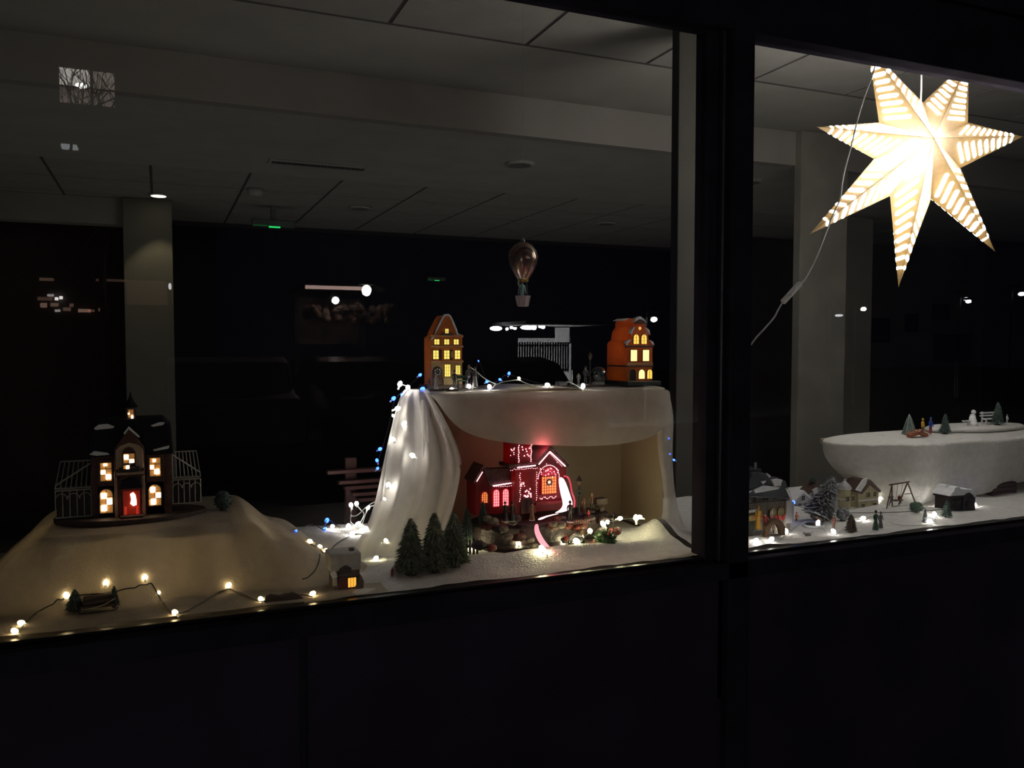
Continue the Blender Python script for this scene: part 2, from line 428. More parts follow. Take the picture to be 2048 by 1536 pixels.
# ------------------------------------------------------------------ string lights
def bulb_mesh(mat, r=.0052):
    r = r * 1.2
    m = MB(); m.lathe([(r * .3, -r * 1.1), (r * .9, -r * .6), (r, 0), (r * .75, r * .9), (r * .25, r * 1.3)], seg=10)
    m.cur = 1; m.lathe([(r * .45, -r * 2.6), (r * .45, -r * 1.0)], seg=6)
    return m
BM = {}
def bulb(loc, mat, parent, rot=None, r=.0052):
    key = (mat.name, r)
    if key not in BM:
        o = bulb_mesh(mat, r).build('bulb', [mat, clearcable], parent, smooth=True); BM[key] = o.data
    else:
        o = bpy.data.objects.new('bulb', BM[key]); COL.objects.link(o); o.parent = parent
    o.location = loc
    o.rotation_euler = rot or (random.uniform(-1.2, 1.2), random.uniform(-1.2, 1.2), 0)
    return o
def smooth(pts, n=5):
    pts = [Vector(p) for p in pts]; out = []
    for i in range(len(pts) - 1):
        a = pts[max(i - 1, 0)]; b = pts[i]; c = pts[i + 1]; d = pts[min(i + 2, len(pts) - 1)]
        for k in range(n):
            t = k / n
            out.append(.5 * ((2 * b) + (c - a) * t + (2 * a - 5 * b + 4 * c - d) * t * t + (3 * b - a - 3 * c + d) * t ** 3))
    out.append(pts[-1]); return out
def string(label, bulbs, cable, cmat, cr=.0016):
    t = thing('string_lights', label, 'string lights', (0, 0, 0))
    for c in cable: MB().tube(smooth(c), cr, 5).build('cable', cmat, t, smooth=True)
    for p, m, *r in bulbs: bulb(p, m, t, r=r[0] if r else .0052)
    return t
def along(pts, z=.003, step=9):
    out = []; q = smooth([(a, b, 0) for a, b in pts], 6); last = None
    for v in q:
        if last is None or (v - last).length > step:
            p = on(v.x, v.y) + Vector((0, 0, z))
            if out and (p - out[-1]).length > .12: continue
            out.append(p); last = v
    return out
# warm string along the ledge on the left
pl = [(30, 1278), (43, 1252), (133, 1197), (212, 1177), (290, 1168), (350, 1232), (457, 1178), (522, 1204), (625, 1193)]
def lift(px, py, z=.006): return on(px, py) + Vector((0, 0, z))
string('warm string lights on a dark cable along the ledge in front of the manor bench', [(lift(*p), warm_led) for p in pl] + [(lift(318, 1192, .004), warm_led, .003)],
       [along([(30, 1282), (43, 1258), (80, 1225), (133, 1202), (180, 1195), (225, 1190), (270, 1178), (296, 1172), (310, 1185), (350, 1232), (400, 1210), (457, 1182), (522, 1206), (570, 1190), (625, 1196)]),
        along([(605, 1163), (625, 1150), (637, 1130), (640, 1108)])], darkcable)
# hidden warm lamps of the same string behind the fleece
hid = string('warm string lights glowing through the fleece from under the manor bench', [((-.13, .36, 1.04), warm_led, .012), ((.0, .42, 1.035), warm_led), ((.07, .36, 1.04), warm_led, .012), ((-.05, .30, 1.03), warm_led), ((.21, .30, 1.075), warm_led), ((-.20, .40, 1.03), warm_led, .006)],
             [[(-.20, .40, 1.015), (-.13, .33, 1.02), (-.05, .30, 1.015), (.0, .42, 1.02), (.07, .34, 1.02), (.21, .30, 1.06)]], darkcable)
string('warm bulbs between the snowy hut and the fleece', [(lift(620, 1087), warm_led), (lift(640, 1098), warm_led), (lift(652, 1106), warm_led), (lift(665, 1062), white_led, .004), (lift(772, 1086), soft_led), (lift(752, 1121), soft_led)],
       [along([(620, 1090), (640, 1100), (652, 1108), (680, 1085), (720, 1070), (772, 1090), (752, 1123)])], darkcable)
# white cluster at the back edge
cl = [(697, 1057), (716, 1052), (733, 1062), (704, 1072), (722, 1066)]
up = [((702, 1010), (702, 1045)), ((713, 1007), (728, 1030)), ((736, 1015), (724, 1048))]
t = string('bunch of white bulbs on clear cable heaped at the foot of the tulle', [(lift(*p), white_led, .0065) for p in cl] + [(P(*a, .60), white_led) for a, _ in up] + [(lift(665, 1058, .008), white_led)],
           [[P(a[0], a[1] + 3, .60), P((a[0] + c[0]) / 2, (a[1] + c[1]) / 2, .60), P(c[0], c[1], .60), lift(716, 1056)] for a, c in up] + [[P(702, 1032, .60), P(715, 1030, .58), P(735, 1012, .57), P(752, 1002, .5)], [P(736, 1014, .6), P(755, 1008, .55), P(768, 1000, .48)]], clearcable, .0018)
string('blue bulbs glowing on the snow left of the white bulb bunch', [(lift(654, 1048, .012), blue_led, .006), (lift(650, 1062), blue_led, .004), (lift(592, 1066), blue_led, .003)],
       [[lift(590, 1068), lift(625, 1056, .012), lift(650, 1064), lift(654, 1046, .014), lift(680, 1060)]], darkcable)
# cable up the left edge of the tulle
Yt = .355
tp = [(800, 768, .40), (816, 775, .40), (795, 817, .375), (786, 831, .37), (808, 848, .345), (786, 879, .35), (825, 911, .31), (777, 970, .31), (769, 998, .30)]
string('white bulbs on clear cable climbing the left edge of the tulle', [(P(x, y, Y - .02), white_led, .0055 if i not in (3, 8) else .003) for i, (x, y, Y) in enumerate(tp)],
       [[P(800, 768, .38), P(816, 776, .38), P(800, 800, .37), P(793, 820, .36), P(786, 845, .35), P(780, 880, .34), P(772, 930, .33), P(768, 975, .31), P(762, 1000, .31), P(748, 1010, .35)]], clearcable, .0016)
string('blue bulbs on dark cable hanging beside the left edge of the tulle', [(P(x, y, Y), blue_led, r) for x, y, Y, r in [(787, 797, .44, .005), (804, 790, .43, .004), (840, 750, .50, .004), (760, 898, .46, .0045), (754, 921, .46, .004), (755, 937, .46, .0035)]],
       [[P(840, 752, .50), P(815, 775, .46), P(790, 800, .45), P(778, 850, .46), P(765, 895, .47), P(757, 920, .47), P(757, 940, .47)]], black, .0015)
# top of box
def ON(px, Y, dz=.008):
    x, py = PXZ(px, Y, TZ + dz); return Vector((x, Y, TZ + dz))
string('white bulbs on clear cable looped between the canal houses', [(ON(903, .40), white_led, .004), (ON(938, .42, .014), white_led, .005), (ON(979, .40, .012), white_led), (P(1038, 757, .42), soft_led, .0035), (ON(1095, .385, .014), white_led, .0062), (ON(1166, .37, .010), white_led, .0055)],
       [[P(938, 733, .44), P(952, 742, .44), P(968, 756, .43), P(992, 768, .42), P(1005, 764, .42), P(1036, 760, .42), P(1048, 765, .42), P(1072, 773, .41), P(1095, 777, .40)], [P(992, 768, .42), P(985, 776, .41), P(979, 779, .40)], [P(1122, 772, .42), P(1132, 764, .42), P(1146, 767, .41), P(1166, 779, .38)]], clearcable, .0015)
string('blue bulbs scattered behind the figurines on the box top', [(ON(845, .42), blue_led, .006), (P(1018, 747, .55), blue_led, .004), (P(1000, 759, .50), blue_led, .0035), (P(974, 763, .48), blue_led, .004), (ON(980, .45, .004), blue_led, .003), (P(957, 722, .58), blue_led, .002), (P(1221, 763, .55), blue_led, .003)],
       [[ON(845, .42, .003), P(880, 772, .55), P(940, 765, .58), P(957, 724, .585), P(974, 763, .5), P(1000, 761, .51), P(1018, 750, .55), P(1100, 770, .58), P(1221, 766, .56)]], black, .0012)
string('blue bulbs on dark cable hanging beside the grey column', [(P(x, y, .55), blue_led, .003) for x, y in [(1338, 877), (1340, 908), (1348, 920)]], [[P(1336, 860, .55), P(1339, 880, .55), P(1341, 908, .56), P(1349, 925, .55), P(1346, 950, .55)]], black, .0012)
# church string
ch = [(948, 1098), (991, 1088), (1037, 1096), (1083, 1106), (1088, 1110), (1127, 1090)]
string('warm white bulbs lying on the snow along the front of the pink church', [(lift(*p, .012), soft_led, .0058) for p in ch] + [(P(1240, 1037, .26), soft_led), (P(1272, 1036, .24), soft_led, .0065), (P(1280, 1034, .24), soft_led), (P(1206, 1048, .22), soft_led, .006), (P(1215, 1044, .24), soft_led), (P(1180, 1062, .2), soft_led, .006), (P(1153, 1083, .17), soft_led, .0075)],
       [[lift(*p, .006) for p in ch] + [P(1153, 1086, .17), P(1180, 1065, .2), P(1210, 1048, .22), P(1240, 1039, .26), P(1276, 1037, .24)]], darkcable)
# right village string
rp = [(1500, 1070), (1512, 1088), (1543, 1087), (1572, 1068), (1529, 1013), (1636, 1051), (1667, 1069), (1726, 1042), (1758, 1004), (1876, 1014), (1869, 1034), (1860, 1048), (1949, 1014)]
string('warm white bulbs strung over the snow through the right-hand village', [(lift(*p, .01) if p != (1529, 1013) else P(1529, 1013, .17), white_led) for p in rp] + [(P(1816, 988, .33), white_led), (P(1756, 1000, .43), soft_led)],
       [along([(1495, 1072), (1512, 1092), (1543, 1090), (1572, 1070), (1610, 1045), (1636, 1053), (1667, 1071), (1700, 1050), (1726, 1044), (1745, 1035), (1800, 1052), (1860, 1050), (1869, 1036), (1876, 1016), (1949, 1018)])], clearcable, .0014)
string('two blue bulbs in the right-hand village beside the dark cottage and big store', [(P(1585, 1005, .26), blue_led, .006), (P(1942, 1002, .30), blue_led, .005)], [[P(1585, 1008, .26), lift(1650, 1030, .01), lift(1800, 1030, .01), lift(1930, 1020, .01), P(1942, 1005, .30)]], black, .0012)

# ------------------------------------------------------------------ miniature helper: shapes laid out in px about a base
class Mini:
    def __init__(s, name, label, cat, cx, Y, z, group=None, rz=0):
        x, by = PXZ(cx, Y, z); s.cx, s.by = cx, by
        dep = proj((x, Y, z))[2]; s.sx = dep * dep / (F * (Y + D)); s.sz = dep / F; s.dep = dep
        s.root = thing(name, label, cat, (x, Y, z), rz, group); s.z = z; s.Y = Y
    def X(s, px): return (px - s.cx) * s.sx
    def Z(s, py): return (s.by - py) * s.sz
    def box(s, name, mat, x0, y0, x1, y1, d0, d1, parent=None, bevel=0):
        return MB().box(s.X(x0), d0, s.Z(y1), s.X(x1), d1, s.Z(y0)).build(name, mat, parent or s.root, bevel=bevel)
    def prism(s, name, mat, pts, d0, d1, parent=None, bevel=0):
        q = [(s.X(a), s.Z(b)) for a, b in pts]
        return MB().prism(q, d0, d1).build(name, mat, parent or s.root, bevel=bevel)
    def win(s, x0, y0, x1, y1, d, pane, frame, nx=2, ny=3, arch=False, w=.0012):
        X0, X1, Z0, Z1 = s.X(x0), s.X(x1), s.Z(y1), s.Z(y0); m = MB()
        if arch:
            r = (X1 - X0) / 2; zc = Z1 - r; pts = [(X0, Z0), (X1, Z0)] + [((X0 + X1) / 2 + r * math.cos(a), zc + r * math.sin(a)) for a in [math.pi * k / 8 for k in range(9)]]
            big = [(X0 - w * 2, Z0 - w * 2), (X1 + w * 2, Z0 - w * 2)] + [((X0 + X1) / 2 + (r + 2 * w) * math.cos(a), zc + (r + 2 * w) * math.sin(a)) for a in [math.pi * k / 8 for k in range(9)]]
            ring = []; n = len(pts)
            m.add([(x, d - .003, z) for x, z in pts] + [(x, d - .003, z) for x, z in big] + [(x, d + .002, z) for x, z in big],
                  [(i, i + n, (i + 1) % n + n, (i + 1) % n) for i in range(n)] + [(i + n, i + 2 * n, (i + 1) % n + 2 * n, (i + 1) % n + n) for i in range(n)])
        else:
            pts = [(X0, Z0), (X1, Z0), (X1, Z1), (X0, Z1)]
            m.box(X0 - 2*w, d - .003, Z0 - 2*w, X0, d + .002, Z1 + 2*w); m.box(X1, d - .003, Z0 - 2*w, X1 + 2*w, d + .002, Z1 + 2*w)
            m.box(X0, d - .003, Z1, X1, d + .002, Z1 + 2*w); m.box(X0, d - .003, Z0 - 2*w, X1, d + .002, Z0)
        for i in range(1, nx):
            x = X0 + (X1 - X0) * i / nx; m.box(x - w/2, d - .0025, Z0, x + w/2, d - .001, Z1 - (0 if not arch else (X1-X0)*.05))
        for j in range(1, ny):
            z = Z0 + (Z1 - Z0) * j / ny
            if not arch or z < Z1 - (X1 - X0) * .25: m.box(X0, d - .0025, z - w/2, X1, d - .001, z + w/2)
        f = m.build('window', frame, s.root)
        MB().prism(pts, d - .001, d + .001).build('pane', pane, f)
        return f
    def pane(s, x0, y0, x1, y1, d, mat, parent):
        return MB().box(s.X(x0), d - .002, s.Z(y1), s.X(x1), d - .0005, s.Z(y0)).build('pane', mat, parent, bevel=.0006)
    def lamp(s, px, py, d, e, col, r=.012):
        return light('inner_lamp', 'POINT', (s.X(px), d, s.Z(py)), e, col, parent=s.root, shadow_soft_size=r)

# ---- manor on the left
mb = Mini('model_manor', 'large brick manor model with two white glasshouse wings and a turret on the fleece', 'model house', 263, .40, 1.166)
brick = M('dark_glazed_brick', (.10, .04, .03), .45, scale=60, bump=.3, var=.3, trans=.12)
slate = M('dark_slate_roof', (.014, .012, .016), .7, scale=70, bump=.25, spec=.1)
trim = M('cream_stone_trim', (.42, .30, .20), .6, scale=60)
wh = M('white_lattice', (.42, .40, .36), .5)
g_dim = glow('amber_window_dim', (1.0, .45, .12), .22)
g_hot = glow('window_hot_glow', (1.0, .80, .55), 5)
g_red = glow('red_door_glow', (.8, .06, .03), .35)
base = [(mb.X(265) + .178 * math.cos(a), -.01 + .098 * math.sin(a)) for a in [2 * math.pi * k / 28 for k in range(28)]]
MB().slab(base, -.004, .010).build('base', darkbrown, mb.root, bevel=.003)
mb.box('main_wall', brick, 190, 903, 345, 1026, -.045, .06)
mb.prism('roof', slate, [(184, 906), (350, 906), (346, 850), (330, 835), (200, 835), (186, 850)], -.052, .066, bevel=.003)
for pts in ([(196, 850), (205, 843), (222, 842), (236, 848), (232, 851), (200, 853)], [(305, 848), (322, 842), (334, 843), (330, 848), (310, 851)], [(186, 900), (196, 893), (222, 898), (226, 902), (200, 903)], [(308, 896), (330, 891), (342, 889), (340, 895), (312, 899)]):
    mb.prism('snow_patch', snowpaint, pts, -.056, -.046, bevel=.0015)
mb.prism('gable', brick, [(234, 945), (292, 945), (292, 890), (264, 851), (234, 890)], -.066, .02, bevel=.002)
mb.prism('gable_snow', snowpaint, [(253, 860), (263, 848), (284, 868), (282, 870), (263, 853), (255, 863)], -.071, -.060)
mb.prism('gable_surround', trim, [(237, 930), (290, 930), (290, 893), (281, 884), (263, 879), (246, 884), (237, 893)], -.069, -.060, bevel=.002)
mb.prism('arched_opening', M('dark_arch', (.06, .02, .015), .5), [(250, 930), (275, 930), (275, 897), (270, 890), (262, 887), (254, 890), (250, 897)], -.0705, -.066)
f = mb.win(252, 900, 273, 918, -.071, g_dim, darkbrown, 2, 2)
mb.pane(253, 902, 262, 911, -.0725, g_hot, f); mb.pane(263, 911, 272, 918, -.0725, g_hot, f)
mb.box('balcony', black, 243, 926, 284, 934, -.084, -.066, bevel=.001)
f = mb.win(252, 921, 264, 928, -.0845, g_dim, black, 1, 1); mb.pane(257, 921, 263, 928, -.086, g_hot, f)
for (x0, y0, x1, y1, hot, arch) in [(207, 917, 228, 952, [(213, 918, 220, 923), (208, 931, 217, 939), (217, 939, 227, 949)], False),
        (302, 912, 323, 948, [(308, 914, 314, 920), (303, 926, 310, 934), (311, 934, 321, 944)], False),
        (205, 968, 229, 1014, [(207, 975, 218, 986), (218, 986, 228, 998), (207, 998, 218, 1010)], True),
        (299, 965, 323, 1006, [(302, 969, 312, 980), (313, 981, 323, 991), (303, 992, 313, 1004)], True)]:
    mb.box('wall_bay', brick, x0 - 7, y0 - 6, x1 + 7, 1024, -.054, -.04, bevel=.001)
    f = mb.win(x0, y0, x1, y1, -.056, g_dim, darkbrown, 2, 3, arch)
    for h in hot: mb.pane(*h, -.0585, g_hot, f)
for x in (236, 289): mb.box('pilaster', trim, x - 3, 935, x + 3, 1024, -.064, -.05, bevel=.001)
mb.box('string_course', trim, 238, 936, 290, 941, -.072, -.05, bevel=.001)
mb.prism('porch', brick, [(240, 1026), (290, 1026), (290, 950), (280, 944), (250, 944), (240, 950)], -.062, -.03)
mb.prism('porch_arch', slate, [(243, 968), (288, 968), (284, 952), (265, 946), (247, 952)], -.078, -.06, bevel=.002)
mb.box('porch_lintel', M('red_paint', (.30, .03, .03), .4), 246, 967, 284, 972, -.074, -.062)
dd = mb.box('door', M('red_door', (.35, .03, .02), .4, emit=(.8, .05, .02), es=.10), 249, 973, 282, 1022, -.066, -.060, bevel=.001)
MB().add([(mb.X(x), -.0675, mb.Z(y)) for x, y in [(263, 979), (269, 976), (273, 981), (275, 992), (275, 1001), (269, 1003), (263, 998), (265, 990)]], [tuple(range(8))]).build('door_pane', g_hot, dd)
for x in (251, 274): mb.box('door_panel', g_red, x, 1003, x + 5, 1021, -.068, -.066, dd)
mb.box('steps', darkbrown, 244, 1019, 288, 1030, -.092, -.06, bevel=.001)
# turret
mb.box('turret', brick, 256, 812, 276, 838, -.018, .006, bevel=.001)
mb.win(262, 818, 271, 833, -.019, g_dim, trim, 2, 2); mb.pane(267, 829, 271, 836, -.022, g_hot, mb.root.children[-1]); mb.pane(261, 824, 264, 827, -.022, g_hot, mb.root.children[-1])
MB().lathe([(.0175, 0), (.0165, .003), (.009, .014), (.0035, .026), (.0008, .040)], (mb.X(266), -.006, mb.Z(814)), 8).build('spire', slate, mb.root)
def glasshouse(x0, x1, flip):
    m = MB(); w = .0013
    def bar(a, b, r=w): m.tube([(mb.X(a[0]), a[2] if len(a) > 2 else -.04, mb.Z(a[1])), (mb.X(b[0]), b[2] if len(b) > 2 else -.04, mb.Z(b[1]))], r, 4)
    o, i = (x0, x1) if not flip else (x1, x0)
    d = 1 if not flip else -1
    yb = 1020 if not flip else 1008
    n = 5
    for k in range(n + 1):
        t = k / n; x = o + (i - o) * t
        bar((x, yb), (x, 968 - 8 * (0 if not flip else 1)))
    for k in range(8):
        t = k / 7; x = o + 6 * d + (i - o - 6 * d) * t; bar((o + (i - o) * t, 964 - 8 * flip), (x, 918 - 9 * flip, .02))
    for y in (yb, 964 - 8 * flip, 968 - 8 * flip): bar((o, y), (i, y), w * 1.3)
    bar((o + 6 * d, 918 - 9 * flip, .02), (i, 918 - 9 * flip, .02), w * 1.4)
    bar((o, 958 - 10 * flip), (i, 918 - 9 * flip), w * 1.5); bar((o, 966 - 10 * flip), (o + 6 * d, 918 - 9 * flip, .02))
    for k in range(3):
        a, b2 = o + (i - o) * k / 3, o + (i - o) * (k + 1) / 3; r = abs(b2 - a) / 2
        pts = [((a + b2) / 2 + r * math.cos(q), 985 - 8 * flip - r * math.sin(q)) for q in [math.pi * j / 6 for j in range(7)]]
        m.tube([(mb.X(x), -.041, mb.Z(y)) for x, y in pts], w, 4)
    g = m.build('glasshouse_wing', wh, mb.root); g['label'] = 'white lattice glasshouse wing'
    q = MB().box(min(mb.X(x0), mb.X(x1)) + .002, -.036, mb.Z(yb), max(mb.X(x0), mb.X(x1)) - .002, .03, mb.Z(968 - 8 * flip)).build('wing_core', M('dark_glazing', (.03, .025, .02), .3), g)
glasshouse(121, 188, False); glasshouse(347, 404, True)
mb.lamp(262, 960, .0, .10, (1, .5, .2))
mb.lamp(266, 1005, -.085, .006, (1, .25, .12), .004)

def bush(name, label, px, py, Y, r, mat, z=None, seg=1, h=1.0, n=160, cat='bush', pos=None):
    """round clipped bush: a ball of short spiky leaves"""
    rnd = random.Random(int(px))
    base = pos if pos is not None else Vector((P(px, py, Y).x, Y, z))
    root = thing(name, label, cat, base)
    m = MB(); m.ball((0, 0, r * h), (r * .86, r * .86, r * h * .9), 14, 9)
    for k in range(n):
        a = rnd.uniform(0, 6.283); c = rnd.uniform(-.8, 1); s = math.sqrt(1 - c * c)
        d = Vector((s * math.cos(a), s * math.sin(a), c * h)); p = d * r * .82 + Vector((0, 0, r * h)); e = d * r * rnd.uniform(.98, 1.12) + Vector((0, 0, r * h))
        t = d.cross(Vector((.3, .5, .8))).normalized() * r * .07; u = d.cross(t).normalized() * r * .07
        m.add([p + t, p - t * .5 + u, p - t * .5 - u, e], [(0, 1, 3), (1, 2, 3), (2, 0, 3)])
    m.build('foliage', mat, root)
    MB().lathe([(r * .42, -.001), (r * .36, r * .25)], seg=10).build('pot', darkbrown, root)
    return root
xx, _ = PXZ(445, .42, 1.16)
bush('topiary_ball', 'round dark bush at the right end of the manor', 445, 990, .42, .024, dark_fir, cat='bush', pos=Vector((xx, .40, HC(xx, .40))), h=1.15)

# ---- fir trees
def fir(name, label, px, Y, z, hpx, wpx, mat, tiers=13, lean=0, group=None, base=darkbrown, spikes=15, pos=None):
    x, by = PXZ(px, Y, z) if pos is None else (pos[0], 0)
    loc = Vector((x, Y, z)) if pos is None else Vector(pos)
    dep = proj(loc)[2]; h = hpx * dep / F; w = wpx * dep / F / 2
    root = thing(name, label, 'tree', loc, 0, group); rnd = random.Random(int(px * 3 + hpx))
    m = MB(); z0 = h * .07
    for k in range(tiers):
        t = k / tiers; zz = z0 + (h - z0) * t; r = w * (1 - t) ** .62 * rnd.uniform(.93, 1.05) + w * .02; hh = (h - z0) / tiers * 2.3
        n = max(8, int(spikes * (1 - .4 * t))); vs = [(0, 0, min(h, zz + hh))]; fs = []
        a0 = rnd.uniform(0, 6)
        for i in range(n * 2):
            a = a0 + math.pi * i / n; q = r * (rnd.uniform(.86, 1.12) if i % 2 == 0 else rnd.uniform(.62, .74))
            vs.append((q * math.cos(a), q * math.sin(a), zz + (0 if i % 2 == 0 else hh * .18) - rnd.uniform(0, .15) * hh))
        for i in range(n * 2): fs.append((0, 1 + i, 1 + (i + 1) % (2 * n)))
        fs.append(tuple(range(2 * n, 0, -1)))
        m.add(vs, fs)
        for i in range(n):      # needle tufts
            a = a0 + 2 * math.pi * (i + rnd.random()) / n; q = r * .55; p = Vector((q * math.cos(a), q * math.sin(a), zz + hh * .35)); e = Vector((r * rnd.uniform(.95, 1.15) * math.cos(a + .1), r * rnd.uniform(.95, 1.15) * math.sin(a + .1), zz + hh * rnd.uniform(-.1, .35)))
            s = Vector((-math.sin(a), math.cos(a), 0)) * r * .10
            m.add([p + s, p - s, p + Vector((0, 0, r * .12)), e], [(0, 1, 3), (1, 2, 3), (2, 0, 3)])
    f = m.build('branches', mat, root, fix=False)
    MB().lathe([(w * .10, 0), (w * .08, h * .2)], seg=7).build('trunk', darkbrown, root)
    MB().lathe([(w * .42, -.002), (w * .40, h * .03), (w * .2, h * .045)], seg=12).build('stand', base, root)
    if lean: root.rotation_euler = (0, lean, 0)
    return root
def T3(px, py, dz=0): p = on(px, py); return (p.x, p.y, p.z + dz)
for px, py, hp, wp, lab in ((822, 1152, 112, 72, 'leftmost of the three frosted firs beside the tulle, slightly shorter'), (869, 1148, 118, 70, 'middle one of the three frosted firs beside the tulle'), (908, 1136, 108, 68, 'right one of the three frosted firs, nearest the pink church')):
    fir('frosted_fir', lab, px, 0, 0, hp, wp, green_fir, 16, pos=T3(px, py - 6, -.002), spikes=20)
o = thing('red_berry_pick', 'small dull red pick standing left of the three firs', 'decoration', T3(785, 1152))
MB().lathe([(.002, 0), (.005, .004), (.004, .016), (.001, .021)], seg=8).build('berry', M('dull_red', (.25, .04, .03)), o)

# ---- snowy hut
p = on(690, 1178); hz = p.z
hut = Mini('snowy_hut', 'little hut with a flat snow roof and one orange lit window', 'model house', 690, p.y + .02, hz - .002)
stone = M('dark_stone', (.10, .075, .055), .7, bump=.4, scale=60)
hut.box('wall', stone, 664, 1132, 716, 1176, -.02, .035, bevel=.001)
hut.box('roof', M('snow_roof_grey', (.42, .41, .38), .7, bump=.3, scale=50), 657, 1101, 718, 1136, -.028, .042, bevel=.004)
hut.box('chimney', stone, 699, 1096, 708, 1103, -.006, .006, bevel=.001)
hut.prism('snow_fringe', snowpaint, [(657, 1137), (666, 1131), (671, 1145), (662, 1148)], -.03, -.02, bevel=.001)
hut.prism('front_arch', M('hut_arch_dark', (.025, .015, .012), .6), [(673, 1140), (699, 1140), (697, 1130), (686, 1124), (675, 1130)], -.031, -.026)
hut.box('post', M('snow_post', (.4, .38, .34), .7), 663, 1136, 671, 1164, -.026, -.018, bevel=.001)
hut.box('door', M('dark_red_door', (.12, .02, .015), .5), 674, 1148, 690, 1172, -.024, -.020, bevel=.0008)
hut.win(692, 1151, 708, 1170, -.0225, glow('orange_lit_window', (1.0, .42, .05), 1.3), black, 3, 1, w=.0008)
hut.prism('snow_heap', stone, [(700, 1178), (722, 1176), (723, 1160), (717, 1146), (712, 1160)], -.03, .01, bevel=.003)

# ---- dark sledge group at the left front
p = on(200, 1222)
sl = Mini('log_sledge', 'dark sledge loaded with logs standing on the ledge fleece at the left', 'sledge', 200, p.y, p.z)
for d in (-.012, .012):
    MB().tube(smooth([(sl.X(165), d, .012), (sl.X(160), d, .004), (sl.X(172), d, .001), (sl.X(225), d, .001), (sl.X(236), d, .008)]), .0014, 5).build('runner', black, sl.root)
sl.box('deck', darkbrown, 163, 1206, 233, 1211, -.016, .016)
for k, (d, zz) in enumerate(((-.010, 1202), (.0, 1202), (.010, 1202), (-.005, 1195), (.005, 1195))):
    MB().tube([(sl.X(168), d, sl.Z(zz)), (sl.X(226), d, sl.Z(zz - 4))], .0052, 8).build('log', darkbrown, sl.root)
MB().tube(smooth([(sl.X(165), -.018, .012), (sl.X(190), -.02, .014), (sl.X(212), -.02, .02), (sl.X(232), -.018, .03)]), .0014, 5).build('rope', M('pale_rope', (.35, .3, .25)), sl.root)
fir('small_fir', 'small dark fir at the left end of the log sledge', 150, 0, 0, 44, 38, dark_fir, 8, pos=T3(150, 1222, -.002))
fir('small_fir', 'small dark fir at the right end of the log sledge', 228, 0, 0, 42, 22, dark_fir, 8, pos=T3(229, 1214, -.002))
p = on(568, 1200)
o = thing('bark_strip', 'low dark strip of bark lying on the fleece left of the snowy hut', 'bark', (p.x, p.y, p.z - .001))
MB().prism([(-.045, 0), (.045, 0), (.036, .010), (.02, .017), (-.005, .012), (-.03, .018), (-.043, .014)], -.006, .006).build('bark', darkbrown, o, bevel=.001)

# ------------------------------------------------------------------ figurines
skin = M('painted_skin', (.45, .28, .2), .5)
UNIT = {}
def unit_body(pose):
    if pose in UNIT: return UNIT[pose]
    V = [(0, 0, .50, .075), (0, 0, .60, .085), (0, 0, .74, .095), (0, 0, .81, .06), (0, 0, .845, .032), (0, -.005, .90, .062), (0, 0, .965, .048),
         (.05, 0, .46, .055), (.06, -.01, .26, .040), (.06, 0, .06, .030), (.06, -.05, .02, .026),
         (-.05, 0, .46, .055), (-.06, .01, .26, .040), (-.06, .01, .06, .030), (-.06, -.04, .02, .026),
         (.12, 0, .78, .040), (.16, -.01, .63, .030), (.15, -.06, .50, .024), (.15, -.075, .455, .018),
         (-.12, 0, .78, .040), (-.16, -.01, .63, .030), (-.14, -.08, .53, .024), (-.13, -.10, .49, .018)]
    if pose == 'sit':
        for i, q in ((8, (.06, -.17, .45)), (9, (.06, -.19, .24)), (10, (.06, -.24, .20)), (12, (-.06, -.17, .45)), (13, (-.06, -.19, .24)), (14, (-.06, -.24, .20))):
            V[i] = (*q, V[i][3])
    if pose == 'wave':
        V[20] = (-.21, -.02, .84, .03); V[21] = (-.20, -.04, .97, .024); V[22] = (-.20, -.045, 1.01, .018)
    if pose == 'walk':
        V[8] = (.06, -.08, .27, .04); V[9] = (.06, -.10, .06, .03); V[10] = (.06, -.15, .03, .026)
        V[12] = (-.06, .06, .27, .04); V[13] = (-.06, .14, .08, .03); V[14] = (-.06, .10, .03, .026)
    E = [(0,1),(1,2),(2,3),(3,4),(4,5),(5,6),(0,7),(7,8),(8,9),(9,10),(0,11),(11,12),(12,13),(13,14),(3,15),(15,16),(16,17),(17,18),(3,19),(19,20),(20,21),(21,22)]
    me = bpy.data.meshes.new('u'); me.from_pydata([v[:3] for v in V], E, [])
    o = bpy.data.objects.new('u', me); COL.objects.link(o)
    md = o.modifiers.new('s', 'SKIN'); md.use_smooth_shade = True
    for i, v in enumerate(V): me.skin_vertices[0].data[i].radius = (v[3], v[3])
    me.skin_vertices[0].data[0].use_root = True
    o.modifiers.new('d', 'SUBSURF').levels = 1
    dg = bpy.context.evaluated_depsgraph_get(); dg.update()
    out = bpy.data.meshes.new_from_object(o.evaluated_get(dg)); bpy.data.objects.remove(o)
    UNIT[pose] = out; return out
